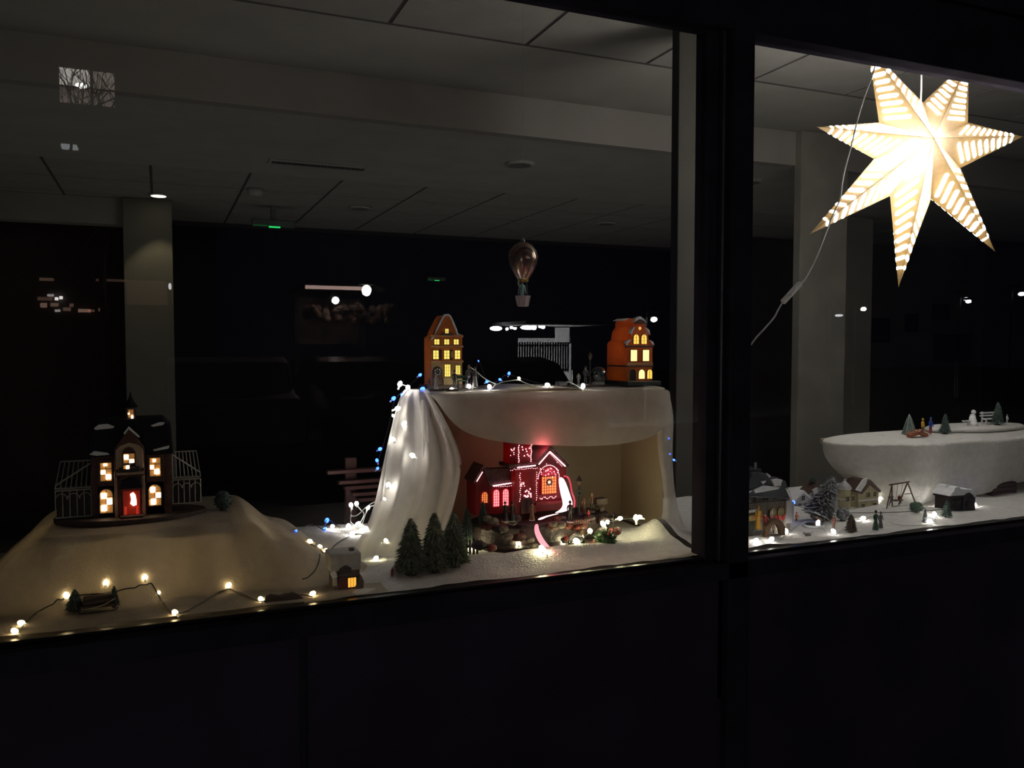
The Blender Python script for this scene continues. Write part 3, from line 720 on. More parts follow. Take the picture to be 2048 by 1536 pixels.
def fig(label, loc, h, coat, legs, hat=None, pose='stand', skirt=None, rz=0, cat='figurine', headc=None, group=None):
    root = thing('figurine', label, cat, loc, rz, group)
    me = unit_body(pose).copy(); me.name = 'body'
    me.materials.clear()
    for m in (coat, legs, headc or skin): me.materials.append(m)
    for p in me.polygons:
        c = p.center; p.material_index = 2 if c.z > .835 and abs(c.x) < .09 else (1 if c.z < .47 and abs(c.x) < .115 else 0); p.use_smooth = True
    for v in me.vertices: v.co *= h
    o = bpy.data.objects.new('body', me); COL.objects.link(o); o.parent = root
    if hat:
        MB().lathe([(.075 * h, .925 * h), (.070 * h, .96 * h), (.062 * h, 1.0 * h), (.03 * h, 1.035 * h), (.012 * h, 1.06 * h)], seg=10).build('hat', hat, root, smooth=True)
    if skirt:
        MB().lathe([(.16 * h, .02 * h), (.155 * h, .05 * h), (.12 * h, .3 * h), (.085 * h, .52 * h), (.08 * h, .58 * h)], seg=14).build('skirt', skirt, root, smooth=True)
    MB().lathe([(.17 * h, -.012 * h), (.17 * h, .006 * h), (.15 * h, .014 * h)], seg=14).build('base', snowpaint, root)
    return root
red = M('painted_red', (.45, .03, .03), .4); yellow = M('painted_yellow', (.75, .45, .05), .45); blue = M('painted_blue', (.02, .06, .35), .45)
browncoat = M('painted_brown', (.16, .08, .05), .5); greycoat = M('painted_grey', (.20, .19, .18), .5); greencoat = M('painted_green', (.05, .12, .08), .5)
blackcoat = M('painted_black', (.02, .018, .02), .4); tan = M('painted_tan', (.35, .24, .14), .5)
def seat(px, Y, z): x, _ = PXZ(px, Y, z); return (x, Y, z)

# ------------------------------------------------------------------ canal houses on the box
HZ2 = TZ + .010
c1 = Mini('canal_house', 'tall narrow canal house with pointed gable, square yellow windows and pale ground floor', 'model house', 893, .47, HZ2)
ob = M('orange_brown_porcelain', (.42, .16, .06), .35, scale=90, bump=.25, var=.25, trans=.42, tcol=(.95, .42, .12))
pale = M('pale_yellow_porcelain', (.55, .42, .20), .35, scale=70, var=.15, trans=.35, tcol=(1, .75, .25))
dkwood = M('dark_painted_wood', (.07, .03, .015), .4)
ywin = glow('yellow_lit_window', (1.0, .78, .16), 1.15)
b0 = c1.by
c1.box('base', darkbrown, 851, b0 - 5, 929, b0 + 2, -.022, .07, bevel=.002)
c1.prism('house_body', ob, [(862, b0 - 4), (925, b0 - 4), (925, 672), (914, 668), (911, 655), (905, 642), (901, 633), (896, 630), (889, 631), (884, 636), (878, 648), (871, 662), (868, 671), (862, 676)], 0, .068, bevel=.0015)
c1.box('ground_floor', pale, 863, 724, 924, b0 - 5, -.003, .001)
for i, (pts) in enumerate(([(862, 677), (868, 672), (871, 662), (878, 648), (884, 636), (889, 629), (897, 628), (902, 632), (905, 641), (903, 640), (899, 633), (896, 632), (890, 633), (886, 638), (880, 650), (873, 664), (870, 674), (863, 680)],
                          [(903, 634), (908, 645), (913, 657), (916, 667), (926, 671), (926, 675), (914, 671), (910, 657), (905, 646)])):
    c1.prism('gable_snow', snowpaint, pts, -.004, .012)
for y0, y1 in ((670, 674), (691, 695), (721, 725)): c1.box('cornice', M('cornice_orange', (.5, .25, .10), .4), 861, y0, 926, y1, -.006, .002, bevel=.0008)
c1.prism('attic_ornament', dkwood, [(880, 671), (906, 671), (903, 666), (893, 663), (883, 666)], -.007, -.002)
c1.win(889, 658, 896, 667, -.006, ywin, dkwood, 2, 2, w=.0006)
for x in (868, 887.5, 906.5): c1.win(x, 679, x + 10, 689, -.004, ywin, dkwood, 2, 2, w=.0008)
for x in (865.5, 887, 908.5): c1.win(x, 701, x + 11, 718, -.004, ywin, dkwood, 2, 3, w=.0008)
for x in (877, 898.5): c1.box('wall_pillar', dkwood, x + 1.5, 699, x + 6, 720, -.005, 0)
c1.box('wall_lantern', M('lantern_amber', (.6, .35, .12), .3), 901, 703, 905, 715, -.007, -.003, bevel=.0008)
c1.win(887.5, 729, 899, 753, -.007, ywin, dkwood, 3, 4, w=.0007)
c1.win(909.5, 731, 919, 749, -.007, ywin, dkwood, 3, 4, w=.0007)
c1.prism('door', dkwood, [(864, b0 - 5), (883, b0 - 5), (883, 741), (880, 735), (873, 732), (867, 735), (864, 741)], -.008, -.002)
m = MB(); wr = (c1.X(873.5), -.010, c1.Z(743))
m.tube([(wr[0] + .0085 * math.cos(a), wr[1], wr[2] + .0085 * math.sin(a)) for a in [2 * math.pi * k / 14 for k in range(15)]], .0030, 6)
wreath = m.build('wreath', dark_fir, c1.root)
m = MB()
for k in range(7): m.ball((wr[0] + .009 * math.cos(k * .9), wr[1] - .003, wr[2] + .009 * math.sin(k * .9)), .0010, 6, 4)
m.build('berries', glow('berry_glint', (1, .85, .7), .7), wreath, kind='stuff')
c1.box('doorstep', pale, 884, 755, 902, b0 - 3, -.014, -.003, bevel=.001)
c1.lamp(893, 700, .034, .011, (1, .62, .22)); c1.lamp(893, 745, .034, .010, (1, .68, .25))

c2 = Mini('canal_house', 'orange canal house with rounded bell gable and arched lit windows', 'model house', 1278, .46, HZ2)
orange = M('orange_porcelain', (.48, .13, .04), .35, scale=90, bump=.25, var=.25, trans=.45, tcol=(1.0, .36, .10))
ywin2 = glow('golden_lit_window', (1.0, .62, .10), 1.25); whot = glow('pale_gold_lit_window', (1.0, .82, .32), 1.5)
b0 = c2.by
c2.box('base', M('dark_green_base', (.02, .03, .025), .5), 1246, b0 - 5, 1313, b0 + 3, -.03, .135, bevel=.002)
prof = [(1251, b0 - 4), (1305, b0 - 4), (1305, 690), (1303, 684), (1297, 680), (1296, 668), (1293, 660), (1290, 655), (1290, 645), (1285, 639), (1278, 636), (1271, 639), (1267, 645), (1267, 655), (1262, 661), (1260, 668), (1259, 680), (1253, 684), (1251, 690)]
c2.prism('house_body', orange, prof, 0, .125, bevel=.002)
for pts in ([(1251, 691), (1253, 683), (1259, 679), (1261, 681), (1255, 686), (1253, 692)], [(1260, 668), (1262, 660), (1267, 654), (1268, 657), (1264, 662), (1262, 669)], [(1267, 645), (1271, 637), (1278, 633), (1285, 637), (1291, 645), (1284, 641), (1278, 638), (1272, 641)], [(1290, 655), (1297, 660), (1299, 670), (1295, 664)], [(1298, 680), (1305, 684), (1307, 690), (1303, 688)]):
    c2.prism('gable_snow', snowpaint, pts, -.004, .014)
c2.prism('roof_snow', snowpaint, [(1262, 641), (1271, 636), (1285, 636), (1292, 642), (1285, 640), (1271, 640)], .06, .126)
c2.prism('gable_scroll', dkwood, [(1268, 648), (1289, 648), (1286, 642), (1278, 639), (1271, 642)], -.006, 0)
c2.box('cornice', dkwood, 1250, 691, 1306, 695, -.006, .001, bevel=.0008)
c2.box('cornice', dkwood, 1250, 731, 1306, 734, -.006, .126, bevel=.0008)
c2.box('frieze', M('cornice_orange', (.5, .25, .10), .4), 1253, 725, 1304, 730, -.005, .001)
MB().ball((c2.X(1278), -.003, c2.Z(657)), (.0055, .002, .0058), 12, 6).build('round_window', glow('round_amber_window', (1, .6, .15), .7), c2.root, smooth=True)
for x in (1265, 1280.5): c2.win(x, 669, x + 11, 688, -.003, ywin2, dkwood, 2, 3, True, w=.0007)
for x in (1259.5, 1283.5): c2.win(x, 700, x + 13, 722, -.003, whot, dkwood, 1, 1, w=.0009)
c2.win(1275.5, 739, 1288, 757.5, -.003, whot, dkwood, 1, 1, True, w=.0008)
c2.win(1292.5, 739, 1303, 757.5, -.003, ywin2, dkwood, 2, 1, True, w=.0007)
c2.win(1257, 738, 1270, b0 - 6, -.003, M('dark_door_panel', (.04, .02, .015), .4), M('cornice_orange'), 1, 1, True, w=.0009)
c2.lamp(1278, 700, .06, .016, (1, .5, .15)); c2.lamp(1278, 748, .06, .013, (1, .55, .15)); c2.lamp(1278, 665, .06, .004, (1, .5, .15))

# figures and ornaments on the box
z = HZ2
fig('figurine in grey shawl before the pointed canal house door', seat(872, .40, z), .040, greycoat, blackcoat, greycoat, skirt=greycoat, cat='figurine')
fig('dark small figurine at the left corner by the pointed canal house', seat(858, .41, z), .030, blackcoat, blackcoat, blackcoat)
fig('dark figurine standing under the right window of the pointed canal house', seat(909, .405, z), .052, blackcoat, blackcoat, blackcoat, cat='figurine')
bn = Mini('park_bench', 'dark green bench in front of the pointed canal house', 'bench', 924, .43, z)
bn.box('seat', greencoat, 914, 760, 934, 762.5, -.008, .006)
bn.box('backrest', greencoat, 914, 751, 934, 757, .005, .007)
for x in (915, 932):
    for d in (-.007, .005): bn.box('leg', black, x, 762.5, x + 1.4, bn.by, d, d + .0015)
fig('pair figurine in pale hat beside the bench, taller one', seat(938, .425, z), .066, greycoat, blackcoat, tan, pose='walk')
fig('stooped figurine in grey at the right of the pair by the bench', seat(950, .42, z), .060, M('ash_grey_paint', (.15, .14, .14)), blackcoat, M('ash_grey_paint'), skirt=greycoat)
o = thing('small_sled', 'tiny dark sled lying right of the figurines by the pointed canal house', 'sled', seat(961, .40, z))
MB().box(-.011, -.004, .003, .011, .004, .005).box(-.012, -.004, 0, .012, -.003, .0015).box(-.012, .003, 0, .012, .004, .0015).build('sled', black, o)
o = thing('round_plinth', 'dark round plinth lying flat at the front edge of the box top', 'plinth', seat(905, .385, TZ + .002))
MB().lathe([(.022, 0), (.022, .004), (.018, .006)], seg=20, sy=.5).build('plinth', darkbrown, o)
# right side
o = thing('silver_statuette', 'slim silver statuette left of the tall lamp figurine', 'statuette', seat(1144, .47, z))
silver = M('silver_glint', (.6, .6, .6), .25, metal=.7)
MB().lathe([(.006, 0), (.0055, .003), (.002, .006), (.0022, .016), (.0035, .022), (.003, .032), (.0013, .037), (.0024, .041), (.0020, .045), (.0006, .048)], seg=10).build('statuette_body', silver, o, smooth=True)
MB().lathe([(.013, -.0015), (.013, .0)], seg=14).build('foot', black, o)
def lamppost(label, loc, h, ringr=0, mat=black):
    r = thing('lamp_post', label, 'lamp post', loc)
    MB().lathe([(.012 * h / .12, -.001), (.011 * h / .12, .004), (.005 * h / .12, .010), (.0028 * h / .12, .02), (.0022 * h / .12, h * .72), (.004 * h / .12, h * .74)], seg=10).build('post', mat, r)
    MB().lathe([(h * .035, h * .75), (h * .065, h * .86), (h * .06, h * .865)], seg=6).build('lantern_glass', M('dull_lantern_glass', (.16, .13, .10), .2), r)
    MB().lathe([(h * .085, h * .86), (h * .075, h * .88), (h * .03, h * .95), (h * .008, h * 1.0)], seg=6).build('lantern_roof', mat, r)
    if ringr:
        MB().tube([(ringr * math.cos(a), -.003, h * .58 + ringr * math.sin(a)) for a in [2 * math.pi * k / 16 for k in range(17)]], ringr * .35, 6).build('wreath', dark_fir, r)
    return r
lamppost('dark street lamp model with figures at its foot, left of the globe ornament', seat(1180, .50, z), .108, 0, M('dark_bronze', (.05, .045, .04), .4))
fig('dark figurine leaning on the lamp post between the canal houses', seat(1171, .46, z), .058, M('charcoal_paint', (.05, .05, .055), .4), blackcoat, M('charcoal_paint'))
fig('pale grey little figurine right of the silver statuette', seat(1157, .44, z), .040, M('ash_grey_paint'), M('ash_grey_paint'), None, headc=M('ash_grey_paint'))
o = thing('glass_globe', 'clear glass globe ornament with a dark scene inside, left of the orange canal house', 'globe', seat(1197, .46, z))
MB().ball((0, 0, .031), (.027, .027, .027), 24, 14).build('glass_ball', glass_mat('globe_glass', 3), o, smooth=True)
MB().lathe([(.020, -.001), (.021, .006), (.015, .009)], seg=20).build('stand', M('ash_grey_paint'), o)
fm = MB(); fm.lathe([(.013, .010), (.006, .030), (.001, .045)], seg=8); fm.build('inner_tree', dark_fir, o)
o = thing('dark_sleigh', 'low dark sleigh lying in the middle right of the box top', 'sleigh', seat(1124, .42, z))
MB().prism([(-.014, .002), (.014, .002), (.018, .010), (.014, .009), (.002, .008), (-.006, .014), (-.016, .014)], -.007, .007).build('sleigh_body', black, o, bevel=.001)
o = thing('picket_fence', 'tiny white picket fence at the back of the box top', 'fence', seat(1119, .56, TZ + .004))
for k in range(9): MB().box(-.014 + k * .0036, -.0006, 0, -.0124 + k * .0036, .0006, .013).build('picket', white, o)
MB().box(-.016, .0006, .004, .018, .0014, .0055).build('rail', white, o)

# ------------------------------------------------------------------ balloon ornament
bc = P(1046, 515, .40); br = 30 * proj(bc)[2] / F
ba = thing('balloon_ornament', 'shiny hot air balloon ornament hanging above the box on a thread', 'ornament', bc)
shiny = M('pearly_balloon_glass', (.26, .13, .12), .18, metal=.75, scale=22, var=.1, col2=(.45, .38, .30))
MB().lathe([(br * .05, br * 1.05), (br * .25, br * 1.0), (br * .62, br * .80), (br * .90, br * .45), (br, br * .02), (br * .93, -br * .42), (br * .72, -br * .9), (br * .42, -br * 1.4), (br * .34, -br * 1.52)], seg=28).build('envelope', shiny, ba, smooth=True)
MB().lathe([(br * .36, -br * 1.60), (br * .38, -br * 1.48), (br * .36, -br * 1.46)], seg=20).build('envelope_rim', M('gold_rim', (.5, .38, .05), .3, metal=.7), ba)
MB().lathe([(br * .12, br * 1.03), (br * .16, br * 1.1), (br * .05, br * 1.3)], seg=8).build('cap', silver, ba)
bk = MB(); bk.lathe([(br * .36, -br * 3.25), (br * .38, -br * 3.2), (br * .50, -br * 2.62), (br * .53, -br * 2.55), (br * .48, -br * 2.55)], seg=12)
bk = bk.build('basket', M('lilac_basket', (.38, .30, .36), .5, scale=200, bump=.4), ba)
for k in range(8):
    a = k * .785; MB().tube([(br * .39 * math.cos(a), br * .39 * math.sin(a), -br * 3.2), (br * .52 * math.cos(a), br * .52 * math.sin(a), -br * 2.6)], br * .03, 5).build('stave', M('lilac_stave', (.55, .42, .5)), bk)
for a in (.4, 1.9, 3.5, 5.1): MB().tube([(br * .33 * math.cos(a), br * .33 * math.sin(a), -br * 1.55), (br * .48 * math.cos(a), br * .48 * math.sin(a), -br * 2.6)], .0007, 4).build('string', silver, ba)
pf = unit_body('wave').copy(); pf.name = 'rider'
pf.materials.clear(); pf.materials.append(M('pale_teal_coat', (.25, .42, .42), .5)); pf.materials.append(skin)
for p in pf.polygons: p.material_index = 1 if p.center.z > .84 and abs(p.center.x) < .09 else 0; p.use_smooth = True
for v in pf.vertices: v.co *= br * 1.7
rd = bpy.data.objects.new('rider', pf); COL.objects.link(rd); rd.parent = ba; rd.location = (-br * .08, 0, -br * 3.2); rd.rotation_euler = (0, 0, .3)
MB().lathe([(br * .15, br * 1.56), (br * .13, br * 1.68), (br * .05, br * 1.82)], seg=10).ball((-br * .04, -.001, br * 1.84), br * .07, 6, 4).build('red_hat', red, rd)
o = tag(MB().tube([(bc.x, bc.y, bc.z + br * 1.28), (bc.x, bc.y, Z1 - .018)], .0004, 4).build('hanging_thread', M('grey_thread', (.25, .25, .25))), 'thin thread carrying the balloon ornament from the ceiling', 'thread')

# ------------------------------------------------------------------ pink church on its rock
rz0 = H(P(1050, 1040, .36).x, .36)
cu = Mini('light_up_church', 'glowing red and pink church model with lit windows and a tower under the box', 'model house', 1050, .37, 1.085)
cwall = M('dark_red_church_wall', (.13, .012, .02), .4, scale=60, var=.3, bump=.3, trans=.35, tcol=(1, .03, .05))
croof = M('dark_church_roof', (.07, .02, .025), .4, bump=.5, scale=70)
pink = glow('pink_fibre_glow', (1.0, .22, .30), 6); pinks = glow('pale_pink_glow', (1.0, .50, .55), 6)
b0 = 1021
cu.box('nave_wall', cwall, 1062, 930, 1124, b0, -.03, .06)
cu.prism('nave_gable', cwall, [(1062, 931), (1124, 931), (1092, 900)], -.03, .06)
cu.prism('nave_roof', croof, [(1058, 934), (1090, 896), (1126, 936), (1129, 932), (1091, 889), (1055, 930)], -.036, .066, bevel=.001)
cu.box('left_wing_wall', cwall, 975, 962, 1022, b0, -.01, .055)
cu.prism('left_wing_gable', cwall, [(951, b0), (976, b0), (976, 955), (964, 930), (951, 955)], -.018, .06)
cu.prism('left_wing_roof', croof, [(976, 966), (1022, 963), (1018, 932), (966, 930)], -.020, .01, bevel=.002)
cu.prism('wing_gable_roof', croof, [(948, 957), (964, 928), (978, 955), (980, 951), (964, 922), (946, 953)], -.024, .06)
cu.box('tower', cwall, 1018, 926, 1060, b0, -.045, .03, bevel=.001)
cu.box('tower_top', cwall, 1012, 880, 1054, 925, -.035, .02, bevel=.001)
cu.box('tower_cornice', croof, 1006, 922, 1062, 929, -.052, .03, bevel=.001)
cu.prism('tower_roof', croof, [(1008, 881), (1058, 881), (1033, 862)], -.04, .025)
m = MB()
def strip(a, b, d, r=.0016):
    MB().tube([(cu.X(a[0]), d, cu.Z(a[1])), (cu.X(b[0]), d, cu.Z(b[1]))], r, 6).build('light_strip', pinks, cu.root)
strip((1067, 926), (1089, 902), -.038); strip((1089, 902), (1120, 933), -.038, .0019)
strip((982, 964), (1017, 961), -.024); strip((1021, 928), (1056, 926), -.055); strip((951, 953), (962, 935), -.026, .0010)
rnd = random.Random(3)
def dot(x, y, d, r=.0011):
    r *= 1.5; d -= .001
    m.add([(cu.X(x), d - r, cu.Z(y)), (cu.X(x) - r, d, cu.Z(y) - r), (cu.X(x) + r, d, cu.Z(y) - r), (cu.X(x), d, cu.Z(y) + r)], [(0, 1, 2), (0, 2, 3), (0, 3, 1)])
for k in range(30): dot(rnd.gauss(1088, 9), rnd.gauss(944, 8), -.033, rnd.uniform(.0007, .0013))
for k in range(26): a = k / 26 * 3.4 - .15; dot(1088 + 21 * math.cos(a), 955 - 26 * math.sin(a), -.033, .0010)
for x in (1028, 1060): 
    for k in range(14): dot(x + rnd.uniform(-1, 1), 940 + k * 4.2, -.047, rnd.uniform(.0007, .0012))
for x in (1028, 1052):
    for k in range(10): dot(x + rnd.uniform(-1, 1), 886 + k * 3.6, -.037, .0012)
for k in range(10): dot(rnd.uniform(1012, 1020), rnd.uniform(888, 906), -.037, .001)
for k in range(8): dot(rnd.uniform(1030, 1050), rnd.uniform(888, 908), -.037, .0014)
for k in range(14): dot(1043 + rnd.uniform(-7, 7), 980 + rnd.uniform(-9, 9), -.047, .0016)
for k in range(18): dot(1070 + k * 2 + rnd.uniform(-1, 1), 994 + 2 * math.sin(k), -.033, .0008)
for k in range(16): dot(1008 + k * 3.4, 931 + rnd.uniform(-1, 1.5), -.054, .0008)
for k in range(9): dot(985 + k * 4, 966 + rnd.uniform(-1, 1), -.023, .0008)
for k in range(12): dot(1090 + k * 2.2 , 906 + k * 2.4, -.034, .0007)
for k in range(10): dot(1030 + rnd.uniform(-4, 8), 962 + rnd.uniform(-4, 4), -.047, .0010)
m.build('fibre_lights', pinks, cu.root, kind='stuff')
orw = glow('orange_church_window', (1.0, .30, .08), 1.0); pkw = glow('pink_church_window', (1.0, .22, .25), 2.2)
cu.win(1074, 952, 1103, 986, -.033, orw, cwall, 6, 6, w=.0012)
cu.win(1074, 934, 1103, 951, -.033, M('dark_pink_glass', (.4, .03, .06), .3, emit=(1, .05, .1), es=.5), cwall, 5, 3, True, w=.0008)
for x in (985, 1003): cu.win(x, 973, x + 11, 1006, -.013, pkw, cwall, 3, 6, True, w=.0009)
cu.win(961, 975, 972, 996, -.021, orw, cwall, 3, 5, True, w=.0010)
cu.win(1031, 990, 1052, 1018, -.048, M('dark_church_door', (.05, .008, .01), .4), croof, 2, 1, True)
m = MB(); w0 = (cu.X(1088), -.038, cu.Z(963))
m.tube([(w0[0] + .0085 * math.cos(a), w0[1], w0[2] + .0085 * math.sin(a)) for a in [2 * math.pi * k / 14 for k in range(15)]], .0026, 6); m.build('wreath', dark_fir, cu.root)
MB().ball(w0, .0032, 8, 5).build('wreath_star', pinks, cu.root)
cu.box('stone_sill', cwall, 1058, 1000, 1130, 1006, -.05, -.03, bevel=.001)
cu.lamp(1090, 965, .01, .035, (1, .06, .09)); cu.lamp(1000, 990, .02, .012, (1, .06, .09)); cu.lamp(1035, 950, -.01, .012, (1, .06, .09)); cu.lamp(1035, 905, -.01, .003, (1, .08, .1))
light('fibre_fountain_lamp', 'POINT', P(1118, 985, .28), .07, (1, .12, .16), shadow_soft_size=.02)
light('fibre_tower_lamp', 'POINT', P(1078, 892, .347), .18, (1, .16, .18), shadow_soft_size=.015)

light('stream_foot_lamp', 'POINT', P(1103, 1104, .13), .035, (1, .12, .16), shadow_soft_size=.01)
# rock base of pieces
rock = M('dark_rock', (.028, .016, .016), .5, scale=30, bump=.6, var=.5, bscale=60)
rb = thing('rocky_hill', 'dark rocky base with snowy stones that the pink church stands on', 'rock base', (0, 0, 0))
def stonemesh(c, r, seed):
    q = random.Random(seed); m = MB(); m.ball((0, 0, 0), 1, 9, 6)
    m.v = [tuple(Vector(v) * (1 + .22 * noise.noise(Vector(v) * 1.7 + Vector((seed, 0, 0))))) for v in m.v]
    m.v = [(c[0] + x * r[0], c[1] + y * r[1], c[2] + zz * r[2]) for x, y, zz in m.v]; return m
bp = [P(955, 1060, .30), P(1235, 1060, .30)]
xa, xb = bp[0].x, bp[1].x
MB().slab([((xa + xb) / 2 + (xb - xa) / 2 * math.cos(a), .37 + .115 * math.sin(a)) for a in [2 * math.pi * k / 30 for k in range(30)]], 1.0, 1.08).build('plateau', rock, rb, bevel=.012)
MB().slab([((xa + xb) / 2 + (xb - xa) / 2 * 1.03 * math.cos(a), .34 + .15 * math.sin(a)) for a in [2 * math.pi * k / 30 for k in range(30)]], 1.0, 1.022).build('foot', rock, rb, bevel=.006)
rnd = random.Random(11)
rock_red_lit = M('red_lit_rock', (.12, .02, .012), .3, scale=60, bump=.7, var=.5)  # red light on the rock base is put into this colour
for k in range(34):
    px = 956 + k * 8.4 + rnd.uniform(-4, 4); py = rnd.choice((1042, 1058, 1076, 1090)) + rnd.uniform(-6, 6)
    Y = .275 - (py - 1040) * .0016; p = P(px, py, Y); r = rnd.uniform(.008, .017)
    p.z = max(p.z, 1.012)
    if 1060 < px < 1105: continue
    stonemesh(p, (r * 1.3, r, r * .8), k).build('stone', rnd.choice((rock, rock, rock_red_lit)), rb, smooth=True)
creamstone = M('snowy_stone', (.14, .115, .09), .7, bump=.4, scale=60)
for px, py, r in ((975, 1037, .010), (987, 1042, .011), (1008, 1058, .010), (1016, 1074, .011), (1060, 1080, .010), (1068, 1092, .010), (1108, 1048, .010), (1122, 1050, .012), (1100, 1060, .007)):
    p = P(px, py, .245 - (py - 1040) * .0012); stonemesh(p, (r * 1.5, r, r * .9), px).build('snowy_stone', creamstone, rb, smooth=True)
# glowing stream: lit ribbon from the church's side down to the snow
def ribbon(name, pts, mat, parent, thick=.004):
    m = MB(); L_ = []; Rr = []
    for (px, py, Y, w) in pts:
        c = P(px, py, Y); L_.append(c + Vector((-w, 0, 0))); Rr.append(c + Vector((w, 0, 0)))
    n = len(pts); vs = L_ + Rr + [v + Vector((0, thick, -.001)) for v in L_] + [v + Vector((0, thick, -.001)) for v in Rr]
    fs = []
    for i in range(n - 1): fs += [(i, i + 1, n + i + 1, n + i), (2*n + i, 3*n + i, 3*n + i + 1, 2*n + i + 1), (i, 2*n + i, 2*n + i + 1, i + 1), (n + i, n + i + 1, 3*n + i + 1, 3*n + i)]
    fs += [(0, n, 3*n, 2*n), (n-1, 3*n-1, 4*n-1, 2*n-1)]
    o = m.add(vs, fs).build(name, mat, parent, smooth=True)
    md = o.modifiers.new('sub', 'SUBSURF'); md.levels = 2; md.render_levels = 2; return o
stream = glow('stream_glow', (1.0, .62, .68), 3.0); stream2 = glow('pink_stream_glow', (1.0, .30, .38), 1.3)
ws = thing('lit_waterfall', 'white and pink glowing fibre waterfall curving down the rock beside the church', 'waterfall', (0, 0, 0))
ribbon('waterfall', [(1122, 953, .285, .009), (1127, 973, .282, .015), (1133, 995, .28, .017), (1138, 1010, .275, .018), (1130, 1021, .268, .020), (1114, 1026, .262, .016)], stream, ws)
ribbon('waterfall', [(1116, 1027, .258, .014), (1100, 1031, .252, .012), (1086, 1035, .246, .011), (1079, 1040, .24, .009)], stream, ws)
ribbon('stream', [(1074, 1047, .225, .006), (1073, 1058, .21, .008), (1077, 1070, .20, .010), (1084, 1083, .19, .011), (1094, 1095, .175, .012), (1101, 1103, .165, .012)], stream2, ws)
MB().tube(smooth([P(1128, 952, .32), P(1136, 955, .32), P(1141, 968, .32), P(1144, 985, .31), P(1149, 1000, .30), P(1148, 1015, .30)]), .003, 6).build('fibre_edge', M('pink_edge', (.5, .06, .12), .3, emit=(1, .08, .15), es=.5), ws)
PZ = 1.081
lamppost('dark lamp post with a round wreath right of the church', seat(1158, .31, PZ), .125, .0085)
fig('black figurine with bag standing before the glowing waterfall', P(1140, 1044, .245), .062, blackcoat, blackcoat, blackcoat)
fig('dark figurine standing right of the lamp post by the church', seat(1168, .34, PZ), .050, browncoat, browncoat, browncoat, skirt=browncoat)
fig('brown figurine with round hat beside the handcart', seat(1184, .35, PZ), .058, browncoat, blackcoat, tan)
ct = Mini('handcart', 'brown handcart standing at the right end of the church rock', 'cart', 1199, .35, PZ)
ct.box('tray', darkbrown, 1189, 996, 1211, 1008, -.014, .014, bevel=.001)
for d in (-.017, .014): MB().lathe([(.007, 0), (.007, .003)], seg=14).build('wheel', darkbrown, ct.root).matrix_local = Matrix.Translation((0, d + .003, .0075)) @ Matrix.Rotation(R(90), 4, 'X')
ct.box('leg', darkbrown, 1205, 1008, 1208, ct.by, -.002, .002)
fig('crouching red figurine on the rock below the handcart', P(1177, 1040, .25), .030, red, red, red, pose='sit')
for x, lab in ((1010, 'dark figurine in long coat before the church door, left one'), (1024, 'dark figurine before the tower foot')):
    fig(lab, P(x, 1042, .262), .055, blackcoat, blackcoat, blackcoat, skirt=blackcoat)
fig('dark pair figurine right of the tower door', P(1064, 1040, .262), .052, browncoat, blackcoat, blackcoat, skirt=browncoat)
fn = thing('rock_fence', 'little dark reddish fence on the rock edge before the handcart', 'fence', P(1163, 1048, .235))
for k in range(8): MB().box(-.026 + k * .0072, -.001, 0, -.0235 + k * .0072, .001, .014).build('picket', rock_red_lit, fn)
MB().box(-.028, -.0012, .008, .03, .0012, .0105).build('rail', rock_red_lit, fn)
fir('dark_fir', 'tall dark fir behind the left side of the church rock', 934, 0, 0, 80, 34, dark_fir, 11, pos=(P(934, 1060, .34).x, .34, 1.012))
fir('dark_fir', 'narrow dark fir before the church left wing', 962, 0, 0, 56, 26, dark_fir, 9, pos=(P(966, 1040, .28).x, .28, 1.075))
gt = thing('garden_gate', 'dark upright slat gate left of the church rock', 'gate', (P(938, 1078, .25).x, .25, 1.012))
for k in range(5): MB().box(-.022 + k * .011, -.002, 0, -.016 + k * .011, .002, .042 + .004 * (k % 2)).build('slat', darkbrown, gt)
MB().box(-.024, .002, .02, .03, .004, .026).build('rail', darkbrown, gt)
# globe with lights at the right foot of the rock
gl = thing('snow_globe_lantern', 'small round glass lantern glowing from a bulb inside at the foot of the rock', 'lantern', P(1153, 1102, .17))
MB().ball((0, 0, .026), (.026, .024, .026), 20, 12).build('glass', glass_mat('lantern_glass', 3), gl, smooth=True)
MB().lathe([(.018, -.002), (.02, .004), (.014, .007)], seg=18).build('foot', creamstone, gl)
fm = MB().lathe([(.006, .006), (.006, .02), (.003, .03)], seg=8).build('inner_figure', tan, gl)
fig('small reddish figurine left of the glowing round lantern', P(1133, 1092, .16), .034, red, tan, red)
fig('brown figurine behind the glowing round lantern', P(1166, 1082, .19), .042, browncoat, tan, tan)
bush('holly_ball', 'dark green round holly ball with a red berry right of the round lantern', 1212, 1100, .18, .034, M('holly_green', (.02, .05, .02), .35, scale=80, col2=(.06, .12, .04)), pos=P(1210, 1104, .18), n=260)
o = tag(MB().ball(P(1217, 1067, .145), .004, 8, 6).build('red_berry', red, smooth=True), 'small red berry on the dark holly ball', 'berry')
lp = thing('garden_post', 'thin dark post standing at the right edge of the church rock', 'post', P(1227, 1100, .20))
MB().lathe([(.003, 0), (.0016, .01), (.0014, .105), (.004, .108), (.002, .114)], seg=8).build('pole', black, lp)

